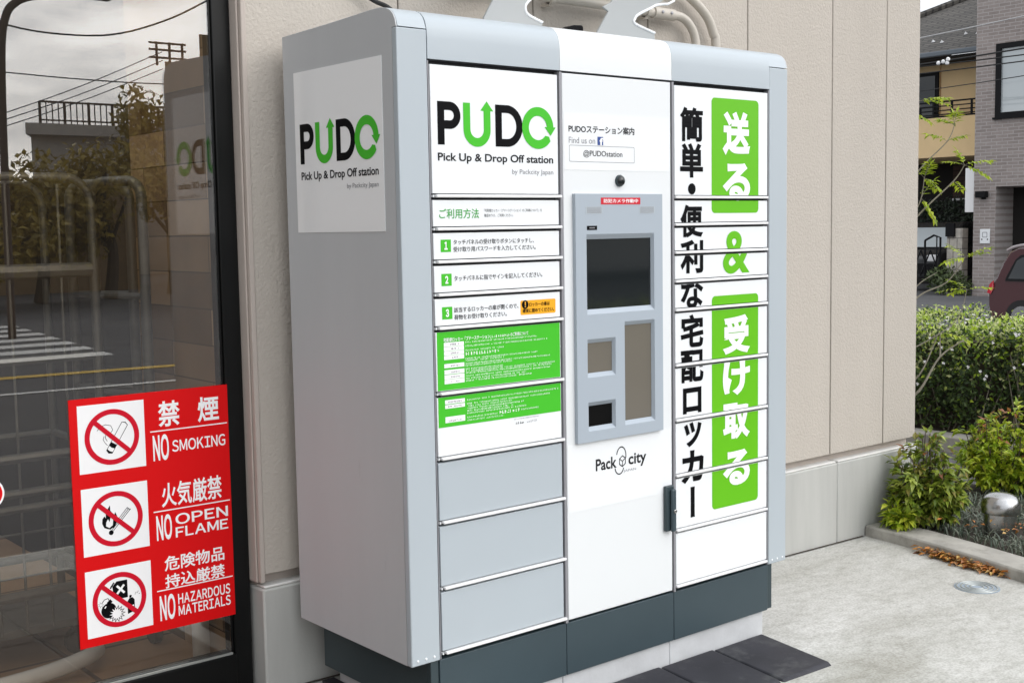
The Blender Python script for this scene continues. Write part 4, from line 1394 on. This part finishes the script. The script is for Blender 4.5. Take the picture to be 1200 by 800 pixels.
fl_.build('blossoms', M['white_ink'], hg, fix=False)
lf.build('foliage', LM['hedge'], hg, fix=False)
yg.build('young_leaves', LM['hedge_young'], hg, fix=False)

# sapling with feathery leaves beside the corner
sp = empty('sapling', (4.05, 1.45, -.24), 'slender sapling with bare grey branches and lime green feathery leaves by the corner', 'tree')
bt, lv = MB(), MB()
base = Vector((3.72, 1.12, -.24))
def branch(pts, r0, r1):
    pp = smooth_path(pts, 5)
    bt.tube(pp, [r0 + (r1 - r0) * i / (len(pp) - 1) for i in range(len(pp))], 6)
branch([base, (3.70, 1.08, .3), (3.69, 1.06, .75), (3.72, 1.08, 1.2), (3.72, 1.1, 1.6)], .011, .006)
branch([(3.70, 1.08, .12), (3.77, .96, .24), (3.86, .90, .41), (3.98, .82, .50)], .008, .003)
branch([(3.86, .90, .41), (3.865, .905, .53)], .005, .002)
branch([(3.70, 1.07, .22), (3.77, .96, .32), (3.86, .91, .53)], .006, .002)
branch([(3.69, 1.06, .55), (3.80, .99, .71), (3.91, .90, .78), (3.99, .85, .90)], .006, .002)
branch([(3.69, 1.06, .60), (3.78, .99, .76), (3.87, .93, .83)], .004, .0015)
branch([(3.69, 1.06, .40), (3.90, .86, .57), (3.98, .83, .74)], .004, .0015)
branch([(3.71, 1.08, .95), (3.83, 1.01, 1.12), (3.97, .91, 1.28), (4.02, .88, 1.36)], .006, .002)
branch([(3.71, 1.08, 1.0), (3.82, 1.01, 1.16), (3.84, .99, 1.30)], .004, .002)
branch([(3.72, 1.09, 1.15), (3.84, 1.02, 1.34), (3.96, .94, 1.48), (3.99, .92, 1.56)], .005, .002)
branch([(3.72, 1.1, 1.4), (3.80, 1.04, 1.58), (3.84, 1.02, 1.66)], .004, .002)
UPV = Vector((0, 0, 1))
def frond(p, d_, ln, s):
    p, d_ = Vector(p), Vector(d_).normalized()
    n_ = 6
    pts = [p + d_ * ln * k / n_ - UPV * .25 * ln * (k / n_) ** 2 for k in range(n_ + 1)]
    bt.tube(pts, .0011, 4)
    for k in range(1, n_ + 1):
        t = (pts[k] - pts[k - 1]).normalized()
        sd_ = t.cross(UPV).normalized()
        for s_ in (-1, 1):
            lv.leaf(pts[k], t * .55 + sd_ * s_ - UPV * rng.uniform(0, .4), UPV + rv(.4), s * rng.uniform(.8, 1.15), s * .42, rng.uniform(0, .3))
    lv.leaf(pts[-1], (pts[-1] - pts[-2]), UPV + rv(.3), s, s * .36, .1)
camr = Vector((.55, -.83, 0))
for tip, n_ in (((3.99, .85, .90), 4), ((3.98, .83, .74), 4), ((4.02, .88, 1.36), 4), ((3.97, .91, 1.28), 1), ((3.84, .99, 1.30), 4), ((3.83, 1.0, 1.2), 2), ((3.99, .92, 1.56), 4), ((3.96, .94, 1.48), 2), ((3.84, 1.02, 1.68), 5), ((3.80, 1.04, 1.62), 3), ((3.865, .905, .53), 1)):
    for k in range(n_):
        d_ = camr * rng.uniform(-.9, 1.0) + Vector((.3, .2, 0)) * rng.uniform(-1, 1) + UPV * rng.uniform(-.3, .7)
        frond(tip, d_, rng.uniform(.08, .135), rng.uniform(.034, .050))
bt.build('trunk', M['bark'], sp, smooth=True)
lv.build('crown', LM['lime'], sp, fix=False)

# ------------------------------------------------------------------ across the road: grey brick building
RZ = -.95
GX = 28.8
gb = empty('brick_building', (31, 12, RZ), 'grey brick building with a black framed window and a dark doorway', 'building')
mb = MB()
WYa, WYb, WZa, WZb = 9.6, 14.60, 3.70, 5.58          # window
OYb, OZ = 14.55, 1.92                                   # doorway edge and head
mb.box(GX, GX + .5, 14.60, 15.17, RZ - .1, 9.0)
mb.box(GX, GX + .5, 4.0, 14.599, WZb, 9.0)
mb.box(GX, GX + .5, 4.0, 9.599, OZ, WZb - .001)
mb.box(GX, GX + .5, 9.6, 14.599, OZ, WZa)
mb.box(GX, GX + .5, OYb, 14.599, RZ - .1, OZ - .001)
mb.box(GX, GX + .5, 4.0, 11.0, RZ - .1, OZ - .001)
mb.box(GX + .501, GX + 7, 14.9, 15.16, RZ - .1, 9.0)
mb.build('brick_wall', M['brick'], gb)
mb = MB(); mb.box(GX + .501, GX + .9, 14.551, 14.8, RZ, OZ + .2); mb.box(GX + .501, GX + .9, 11.0, 14.55, OZ - .02, OZ + .2); mb.build('doorway_side', M['brick'], gb)
mb = MB(); mb.box(GX + .901, GX + 1.1, 10.8, 14.9, RZ, OZ + .2); mb.build('doorway_recess', M['dark_void'], gb)
wf = MB()
wf.box(GX - .04, GX + .1, WYb - .13, WYb - .001, WZa + .001, WZb - .001)
wf.box(GX - .04, GX + .1, WYa + .001, WYb - .13, WZb - .13, WZb - .001)
wf.box(GX - .04, GX + .1, WYa + .001, WYb - .13, WZa + .001, WZa + .12)
wf.box(GX - .08, GX + .1, WYa + .001, WYb + .05, WZa - .05, WZa)
wfo = wf.build('window', M['far_metal'], gb)
mb = MB(); mb.box(GX + .03, GX + .05, WYa, WYb - .12, WZa + .11, WZb - .12); mb.build('pane', M['far_glass'], wfo)
mb = MB(); mb.box(GX - .003, GX - .001, WYa, WYb - .5, WZa - .01, WZa); 
ip = empty('intercom_plate', (GX, 14.82, .6), 'white plate with small marks on the grey brick wall below the lamp', 'plate')
mb = MB(); mb.box(GX - .03, GX - .002, 14.68, 14.96, .44, .82); mb.build('plate', M['white'], ip, bevel=.008)
IPP = Plane((GX - .0305, 14.96, .44), (0, -1, 0), (-1, 0, 0))
shape([rrect(.07, .21, .16, .30, .02), rrect(.085, .195, .175, .285, .015)], IPP, M['grey_ink'], ip, 'plate_mark', h=.001)
for a in (.04, .20):
    shape([arc(a + .02, .11, .02, .02, 0, 360, 16)[:-1]], IPP, M['dark_ink'], ip, 'plate_mark', h=.001)
wl = empty('wall_lamp', (GX, 14.9, 1.7), 'black box lamp on the grey brick wall above the white plate', 'lamp')
mb = MB(); mb.box(GX - .22, GX - .02, 14.74, 15.02, 1.64, 1.81); mb.build('lamp_body', M['far_metal'], wl, bevel=.015)
mb = MB(); mb.box(GX - .02, GX - .001, 14.82, 14.94, 1.60, 1.76); mb.build('back_plate', M['far_metal'], wl)

# tan house with tiled roof
HX = 30.3
hs = empty('tan_house', (33, 17.5, RZ), 'tan rendered house with a dark tiled roof and a railed balcony', 'house')
mb = MB()
mb.box(HX + .5, HX + .7, 17.45, 21, 3.4, 5.7); mb.box(HX + .5, HX + .7, 16.25, 17.40, 3.4, 5.7)
mb.box(HX + .5, HX + .7, 15.25, 15.6, 3.4, 5.7)
mb.box(HX - .3, HX - .1, 15.3, 21, 2.83, 3.93)
mb.build('wall', M['stucco'], hs)
mb = MB(); mb.box(HX - .098, HX + 4, 15.3, 21, 2.84, 3.0); mb.build('balcony_floor', M['stucco'], hs)
mb = MB(); mb.box(HX + 3.4, HX + 3.6, 15.3, 23, RZ, 2.83); mb.build('carport_back', M['dark_void'], hs)
mb = MB(); mb.box(HX + 2.7, HX + 2.8, 15.3, 18.3, 1.75, 2.83); mb.box(HX + 2.69, HX + 2.81, 15.3, 18.3, 1.70, 1.748); mb.build('brown_cladding', M['brown_clad'], hs)
mb = MB(); mb.box(HX + 2.68, HX + 2.7, 15.3, 18.3, 1.66, 1.72); mb.build('cladding_strip', M['bracket_edge'], hs)
for (ya, yb) in ((17.46, 18.6), (15.62, 16.23)):
    f = MB(); f.box(HX + .44, HX + .52, ya, yb, 3.6, 5.3); f = f.build('window', M['far_metal'], hs)
    mb = MB(); mb.box(HX + .42, HX + .438, ya + .09, yb - .09, 3.7, 5.2); mb.build('pane', M['dark_glass'], f)
mb = MB()
for z in (4.38, 4.25, 4.13, 4.02):
    mb.box(HX - .22, HX - .18, 15.3, 18.8, z - (.028 if z > 4.3 else .014), z + .015)
mb.box(HX - .24, HX - .16, 15.3, 18.8, 3.932, 3.985)
for y in (15.45, 16.03, 16.63, 17.2, 17.8, 18.4):
    mb.box(HX - .215, HX - .185, y - .03, y + .03, 3.985, 4.36)
mb.build('balcony_railing', M['far_metal'], hs)
# roof: plane rising away from the road, hipped at the far end
mb = MB()
e0, e1 = Vector((HX - .7, 14.0, 5.72)), Vector((HX - .7, 22.3, 5.72))
t0, t1 = Vector((HX + 3.6, 14.0, 7.95)), Vector((HX + 3.6, 17.7, 7.95))
mb.add([e0, e1, t1, t0], [(0, 1, 2, 3)])
dz = Vector((0, 0, -.14))
mb.add([e0 + dz, e1 + dz, t1 + dz, t0 + dz], [(0, 3, 2, 1)])
mb.add([e0, e1, e1 + dz, e0 + dz], [(0, 1, 2, 3)])
b1 = Vector((HX + 7.9, 22.3, 5.72))
mb.add([e1, b1, t1], [(0, 1, 2)])
rf = mb.build('roof', M['roof'], hs)
mb = MB(); mb.tube([t1 + Vector((0, 0, .05)), e1 + Vector((0, 0, .03))], .11, 8); mb.tube([t0 + Vector((0, 0, .05)), t1 + Vector((0, 0, .05))], .11, 8); mb.build('ridge_tiles', M['roof'], rf, smooth=True)
mb = MB(); mb.box(HX - .82, HX - .70, 14.0, 22.3, 5.56, 5.70); mb.build('gutter', M['gutter'], hs, bevel=.03)
mb = MB(); mb.box(HX - .68, HX + .5, 15.3, 22.0, 5.50, 5.56); mb.build('soffit', M['dark_void'], hs)
for y, f in ((17.35, .16), (17.0, .13), (16.5, .22), (16.1, .2)):
    p = e0.lerp(t0, f)
    mb = MB(); mb.add([(p.x - .03, y - .03, p.z + .0), (p.x - .03, y + .05, p.z), (p.x + .06, y + .05, p.z + .03), (p.x + .06, y - .03, p.z + .03), (p.x - .02, y + .01, p.z + .08)], [(0, 1, 4), (1, 2, 4), (2, 3, 4), (3, 0, 4), (0, 3, 2, 1)])
    mb.build('snow_guard', M['insulator'], rf)
# hanging white board, block pillar, gate, clump of weeds, dark hedge
mb = MB(); mb.box(29.15, 29.27, 15.37, 15.63, 1.27, 2.45)
tag(mb.build('white_board', M['white_ink'], bevel=.01), 'white upright board hanging beside the grey brick building', 'board')
mb = MB(); mb.box(29.2, 29.5, 15.72, 16.18, RZ, .84); bp_ = mb.build('block_pillar', M['block'], bevel=.01)
tag(bp_, 'square pillar of pale stone blocks between the van and the gate', 'pillar')
mb = MB(); mb.box(29.12, 29.2, 15.92, 16.18, .62, .98); mb.build('letter_box', M['far_metal'], bp_)
gt = empty('black_gate', (29.0, 16.8, RZ), 'black metal folding gate with an arched top in front of the van', 'gate')
mb = MB()
mb.tube([(29, 16.25, -.55), (29, 16.25, .60), (29, 16.45, .66), (29, 16.72, .52)], .03, 6)
mb.tube([(29, 16.72, -.6), (29, 16.72, .52)], .03, 6)
mb.tube([(29, 16.36, -.6), (29, 16.36, .62)], .018, 6)
mb.tube([(29, 16.72, .30), (29, 18.0, .30)], .025, 6)
mb.tube([(29, 16.25, -.5), (29, 18.0, -.5)], .025, 6)
for k in range(6):
    y = 16.25 + k * .3
    mb.tube([(29, y, -.45), (29, y + .3, .25)], .02, 6)
    mb.tube([(29, y + .3, -.45), (29, y, .25)], .02, 6)
mb.build('gate_bars', M['far_metal'], gt, smooth=True)
def clump(name, lab, cat, c, r, n, s, m, squash=1.0):
    root = empty(name, (c[0], c[1], c[2] - r * squash), lab, cat)
    lf = MB()
    for k in range(n):
        v = rv(1) * (rng.random() ** .35)
        p = Vector(c) + Vector((v.x * r, v.y * r, v.z * r * squash))
        lf.leaf(p, rv(1) + v * .6 + Vector((0, 0, .3)), v + Vector((0, 0, .5)), s * rng.uniform(.6, 1.3), s * rng.uniform(.3, .5))
    lf.build('foliage', LM[m], root, fix=False)
    mb = MB(); mb.tube([(c[0], c[1], c[2] - r * squash), (c[0], c[1], c[2])], [.05, .02], 6); mb.build('stem', M['dark_bark'], root)
clump('weed_clump', 'grey-green clump of weeds at the foot of the block pillar', 'plant', (28.85, 16.0, -.55), .45, 500, .16, 'far', .75)
clump('weed_clump', 'small dark weed by the foot of the grey brick wall', 'plant', (28.75, 15.35, -.72), .24, 160, .13, 'far')
dh = empty('dark_hedge', (32.6, 18, 1), 'dark hedge at the back of the carport above the van', 'hedge')
lf = MB()
for k in range(2600):
    p = Vector((32.3 + rng.uniform(0, .4), rng.uniform(15.4, 20), rng.uniform(.2, 1.66) + rng.gauss(0, .05)))
    lf.leaf(p, rv(1), Vector((-1, 0, .6)), rng.uniform(.08, .17), rng.uniform(.05, .09))
lf.build('foliage', LM['dark'], dh, fix=False)

# van in the carport (nose towards the road)
vn = empty('parked_van', (31, 18, RZ), 'dark van with a pale windscreen parked behind the black gate', 'van')
VX, V0, V1 = 29.9, 16.85, 18.5
pr = [(0, -.55), (0, .02), (.18, .18), (.55, .24), (1.25, .96), (1.45, 1.02), (3.2, 1.02), (3.3, .9), (3.35, -.55)]
mb = MB(); mb.prism([(VX + a, b) for a, b in pr], 'y', V0, V1); vb = mb.build('body', M['van'], vn, bevel=.06, seg=3)
def on_ws(f, y):
    a, b = Vector((VX + .55, .24)), Vector((VX + 1.25, .96))
    p = a.lerp(b, f)
    return (p.x - .03, y, p.y + .03)
mb = MB(); mb.add([on_ws(.05, V0 + .12), on_ws(.05, V1 - .12), on_ws(.82, V1 - .2), on_ws(.82, V0 + .16)], [(0, 1, 2, 3)]); mb.build('windscreen', M['windscreen'], vn)
mb = MB(); mb.add([(VX + 1.1, V0 - .004, .3), (VX + 3.1, V0 - .004, .3), (VX + 3.0, V0 - .004, .88), (VX + 1.45, V0 - .004, .88)], [(0, 1, 2, 3)]); mb.build('side_window', M['dark_glass'], vn)
mb = MB(); mb.box(VX - .04, VX + .06, V0 + .1, V1 - .1, -.45, -.15); mb.build('grille', M['far_metal'], vn)
for y in (V0 + .06, V1 - .36):
    mb = MB(); mb.box(VX - .03, VX + .1, y, y + .3, -.10, .10); mb.build('headlight', M['insulator'], vn, bevel=.03)
for x in (VX + .6, VX + 2.8):
    for y in (V0 + .1, V1 - .1):
        mb = MB(); mb.tube([(x, y - .11, RZ + .31), (x, y + .11, RZ + .31)], .31, 20); mb.build('wheel', M['tyre'], vn)

# maroon hatchback (tail seen over the hedge)
cr_ = empty('parked_car', (20.0, 7.4, RZ), 'maroon hatchback parked on the road beyond the hedge', 'car')
CX0, CX1 = 19.2, 20.85
ring_ = [(9.28, -.72), (9.33, -.45), (9.33, -.22), (9.27, -.10), (9.19, .06), (9.10, .32), (9.00, .50), (8.85, .575), (8.5, .61), (7.6, .615), (6.9, .56), (6.3, .15), (6.1, -.02), (5.5, -.12), (5.25, -.25), (5.2, -.5), (5.25, -.72)]
vs, secs = [], []
for fx in (0, .04, .12, .5, .88, .96, 1):
    e = {0: 0, .04: .75, .12: 1, .5: 1, .88: 1, .96: .75, 1: 0}[fx]
    row = []
    for (y, z) in ring_:
        tum = max(0, (z + .05)) * .22          # the sides lean in above the belt line
        x = CX0 + (CX1 - CX0) * fx
        x += tum if fx < .5 else (-tum if fx > .5 else 0)
        sy = 7.3 + (y - 7.3) * (1 - .03 * (1 - e))
        row.append((x, sy, z - .03 * (1 - e) * (1 if z > 0 else 0)))
    secs.append(row)
mb = MB()
n_ = len(ring_)
for row in secs: vs += row
fs = [(i * n_ + k, i * n_ + (k + 1) % n_, (i + 1) * n_ + (k + 1) % n_, (i + 1) * n_ + k) for i in range(6) for k in range(n_)]
fs += [tuple(range(n_)), tuple(6 * n_ + k for k in range(n_ - 1, -1, -1))]
mb.add(vs, fs)
cb = mb.build('body', M['car'], cr_, smooth=True)
def car_side(poly, m, nm, d_=.012, x_side=0):
    f = MB()
    pts = []
    for (y, z) in poly:
        x = CX0 + max(0, z + .05) * .22 - d_
        pts.append((x, y, z))
    f.add(pts + [(p[0] + .03, p[1], p[2]) for p in pts], [tuple(range(len(pts))), tuple(range(2 * len(pts) - 1, len(pts) - 1, -1))] + [(i, i + len(pts), (i + 1) % len(pts) + len(pts), (i + 1) % len(pts)) for i in range(len(pts))])
    return f.build(nm, m, cr_)
car_side([(8.98, -.02), (8.96, .06), (8.83, .36), (8.74, .44), (8.4, .47), (8.1, .47), (8.1, -.02)], M['far_metal'], 'window_surround', .008)
car_side([(8.92, .02), (8.80, .34), (8.70, .40), (8.18, .42), (8.18, .02)], M['dark_glass'], 'side_window', .014)
car_side([(8.02, .02), (8.02, .42), (7.4, .42), (6.75, .08), (6.75, .02)], M['dark_glass'], 'side_window', .014)
car_side([(9.31, -.24), (9.26, -.08), (9.20, -.02), (9.19, -.16), (9.24, -.26)], M['lamp_red'], 'tail_light', .02)
mb = MB(); mb.tube(smooth_path([(CX0 + .14, 9.02, .52), (CX0 + .145, 8.85, .59), (CX0 + .15, 8.5, .625), (CX0 + .15, 7.6, .63), (CX0 + .14, 6.9, .575)]), .028, 8); mb.build('roof_rail', M['car_roof'], cr_, smooth=True)
car_side([(8.30, -.10), (8.52, -.09), (8.52, -.13), (8.30, -.14)], M['car_roof'], 'door_handle', .03)
for y in (8.65, 6.0):
    for x in (CX0 + .1, CX1 - .1):
        mb = MB(); mb.tube([(x - .115, y, RZ + .30), (x + .115, y, RZ + .30)], .30, 24); wh = mb.build('wheel', M['tyre'], cr_)
        mb = MB(); mb.tube([(x - .12, y, RZ + .30), (x + .12, y, RZ + .30)], .19, 20); mb.build('rim', M['steel'], wh)

# overhead service wires across the road
for k, (ya, za, yb, zb, r, m, lb) in enumerate((
        (13.76, 5.25, 11.3, 5.40, .012, 'pale_wire', 'pale service wire crossing in front of the tiled roof, topmost of the wires'),
        (13.75, 4.65, 11.29, 4.72, .018, 'cable', 'dark service wire running just below the roof gutter'),
        (13.75, 4.60, 11.28, 4.585, .014, 'cable', 'dark service wire crossing the brick building window low under the gutter wire'),
        (13.74, 4.44, 11.28, 4.45, .014, 'cable', 'dark service wire crossing the middle of the brick building window'),
        (13.3, 4.06, 11.27, 4.14, .010, 'cable', 'thin dark service wire, lowest of the wires before the tan balcony'))):
    d_ = Vector((0, yb - ya, zb - za))
    a, b = Vector((24, ya, za)) - d_ * 3, Vector((24, yb, zb)) + d_ * 3
    mb = MB(); mb.tube([a.lerp(b, t / 16) - Vector((0, 0, .25 * (1 - (2 * (t / 16) - 1) ** 2) - .235)) for t in range(17)], r, 6)
    tag(mb.build('service_wire', M[m], smooth=True), lb, 'wire', 'service wires over the road')
mb = MB()
for k, (y, z) in enumerate(((13.30, 4.62), (13.18, 4.64), (13.08, 4.60), (13.06, 4.68))):
    mb.lathe([(.02, -.05), (.045, -.03), (.045, .01), (.02, .04)], (23.97, y, z), 12)
tag(mb.build('wire_insulator', M['insulator'], smooth=True), 'white insulators clipped to the wire under the tiled roof', 'insulator')

# ------------------------------------------------------------------ behind the camera: what the shop glass shows
def tree(name, lab, x, y, zb, h, r, nleaf, s, m='tree', group='trees across the street'):
    root = empty(name, (x, y, zb), lab, 'tree', group)
    mb = MB()
    top = Vector((x, y, zb + h * .8))
    mb.tube(smooth_path([(x, y, zb), (x + .1, y, zb + h * .3), (x - .08, y, zb + h * .55), top]), [.16 - .12 * i / 18 for i in range(19)], 8)
    cl = []
    for k in range(11):
        a = rng.uniform(0, 6.283)
        q = rng.uniform(.25, .85)
        c = Vector((x + math.cos(a) * r * q, y + math.sin(a) * r * q, zb + h * rng.uniform(.42, .88)))
        mb.tube([Vector((x, y, zb + h * rng.uniform(.25, .5))), c], [.05, .015], 5)
        cl.append((c, r * rng.uniform(.32, .55)))
    mb.build('trunk', M['dark_bark'], root, smooth=True)
    lf = MB()
    for k in range(nleaf):
        c, rr = rng.choice(cl)
        v = rv(1) * rng.random() ** .4
        lf.leaf(c + v * rr, rv(1), v + Vector((0, 0, .6)), s * rng.uniform(.6, 1.3), s * rng.uniform(.4, .6))
    lf.build('crown', LM[m], root, fix=False)
tree('street_tree', 'low olive tree mirrored in the glass below the railed terrace', 7.2, -22.5, -.35, 2.8, 1.6, 2200, .22)
tree('street_tree', 'broad olive tree mirrored in the middle of the glass', 8.9, -23, -.35, 3.5, 1.5, 2400, .22)
tree('street_tree', 'tall olive tree mirrored beside the stepped brown building', 10.6, -23.5, -.35, 5.0, 1.5, 2400, .22)
tree('street_tree', 'small olive tree mirrored at the edge of the glass by the lamp post', 5.4, -21, -.35, 2.4, 1.5, 2000, .22)
tree('street_tree', 'bushy olive tree mirrored behind the crossing', 3.4, -22, -.35, 2.6, 1.9, 2000, .24)
bb = empty('stepped_building', (15, -27, -.36), 'brown stepped building with a roof frame mirrored in the glass', 'building')
mb = MB()
for x0, za, zb in ((11.6, -.4, 4.1), (11.75, 4.1, 5.35), (12.7, 5.35, 6.1)):
    mb.prism([(x0, -26), (22, -26), (25.6, -33), (x0 + 3.6, -33)], 'z', za, zb)
mb.build('wall', M['wall_tan'], bb)
for x in (13.3, 15.6, 17.9):
    f = MB(); f.box(x, x + 1.4, -26.0, -25.93, 1.4, 2.9); f = f.build('window', M['far_metal'], bb)
    mb = MB(); mb.box(x + .1, x + 1.3, -25.93, -25.91, 1.5, 2.8); mb.build('pane', M['dark_glass'], f)
mb = MB()
for x in (11.9, 12.25, 12.6):
    mb.tube([(x, -26.8, 5.35), (x, -26.8, 5.95)], .035, 6)
for z in (5.55, 5.75, 5.92):
    mb.tube([(11.7, -26.8, z), (12.7, -26.8, z)], .03, 6)
mb.build('roof_frame', M['pole'], bb)
lb_ = empty('low_building', (4, -27, -.36), 'long low brown building mirrored behind the street trees', 'building')
mb = MB(); mb.box(-9, 11.3, -34, -27, -.4, 2.35); mb.build('wall', M['wall_tan'], lb_)
for k in range(6):
    f = MB(); f.box(-7 + k * 2.9, -5.4 + k * 2.9, -27, -26.94, .5, 1.8); f = f.build('window', M['far_metal'], lb_)
    mb = MB(); mb.box(-6.9 + k * 2.9, -5.5 + k * 2.9, -26.94, -26.92, .6, 1.7); mb.build('pane', M['dark_glass'], f)
tb = empty('terrace_building', (14, -40, -.36), 'pale building with a railed roof terrace mirrored in the glass', 'building')
mb = MB()
mb.prism([(12.4, -38), (17.5, -38), (20.6, -45), (15.6, -45)], 'z', -.4, 4.35)
mb.prism([(12.1, -37.6), (17.6, -37.6), (20.9, -45), (15.4, -45)], 'z', 4.35, 4.72)
mb.build('wall', M['wall_white'], tb)
mb = MB()
for x0, x1, y in ((12.7, 17.4, -37.9),):
    mb.tube([(x0, y, 5.45), (x1, y, 5.45)], .04, 6); mb.tube([(x0, y, 4.85), (x1, y, 4.85)], .03, 6)
    for k in range(24):
        x = x0 + (x1 - x0) * k / 23
        mb.tube([(x, y, 4.72), (x, y, 5.45)], .022 if k % 4 else .05, 5)
mb.build('terrace_railing', M['pole'], tb)
gb2 = empty('grey_block', (30, -30, -.36), 'grey block of flats with rows of dark windows, mirrored dimly in the touch screen', 'building')
mb = MB(); mb.box(21, 44, -38, -30, -.4, 9.5); mb.build('wall', M['wall_white'], gb2)
for r_ in range(3):
    for k in range(7):
        x = 22.2 + k * 3.1
        f = MB(); f.box(x, x + 1.7, -30, -29.95, .8 + r_ * 3, 2.5 + r_ * 3); f = f.build('window', M['far_metal'], gb2)
        mb = MB(); mb.box(x + .1, x + 1.6, -29.95, -29.93, .9 + r_ * 3, 2.4 + r_ * 3); mb.build('pane', M['dark_glass'], f)
sl = empty('street_lamp', (3.9, -14, -.36), 'brown street lamp with a curved arm mirrored in the glass', 'street lamp')
mb = MB(); mb.tube(smooth_path([(3.9, -14, -.4), (3.92, -14, 2.2), (3.96, -14, 3.6), (4.04, -14, 4.08), (4.18, -14, 4.28), (4.45, -14, 4.40), (5.1, -14, 4.50)]), .055, 10); mb.build('pole', M['pole'], sl, smooth=True)
mb = MB(); mb.box(5.0, 5.55, -14.1, -13.9, 4.44, 4.56); mb.build('lamp_head', M['far_metal'], sl, bevel=.03)
for k, (pts, r, lb) in enumerate((
        ([(3.0, -14, 4.25), (3.96, -14, 3.99), (4.66, -14, 3.91), (5.52, -14, 3.96), (6.32, -14, 4.22), (7.02, -14, 4.58), (8.2, -14, 5.3)], .014, 'thick sagging black cable mirrored high in the shop glass'),
        ([(2.0, -18, 3.95), (5.2, -18, 3.83), (6.6, -18, 3.79), (8.2, -18, 3.80), (12, -18, 3.95)], .012, 'nearly level black cable mirrored in the middle of the glass sky'),
        ([(.9, -17.2, 1.58), (6.45, -22, 3.50), (9.2, -24.4, 4.52), (12.05, -26.8, 5.70)], .011, 'upper rising wire mirrored in the glass towards the roof frame'),
        ([(.9, -17.2, 1.50), (6.45, -22, 3.37), (9.2, -24.4, 4.34), (12.05, -26.8, 5.48)], .011, 'middle rising wire mirrored in the glass towards the roof frame'),
        ([(.9, -17.2, 1.42), (6.45, -22, 3.24), (9.2, -24.4, 4.18), (12.05, -26.8, 5.27)], .011, 'lower rising wire mirrored in the glass towards the roof frame'))):
    mb = MB(); mb.tube(smooth_path(pts, 5), r, 6)
    tag(mb.build('street_cable', M['cable'], smooth=True), lb, 'cable', 'cables mirrored in the shop glass')
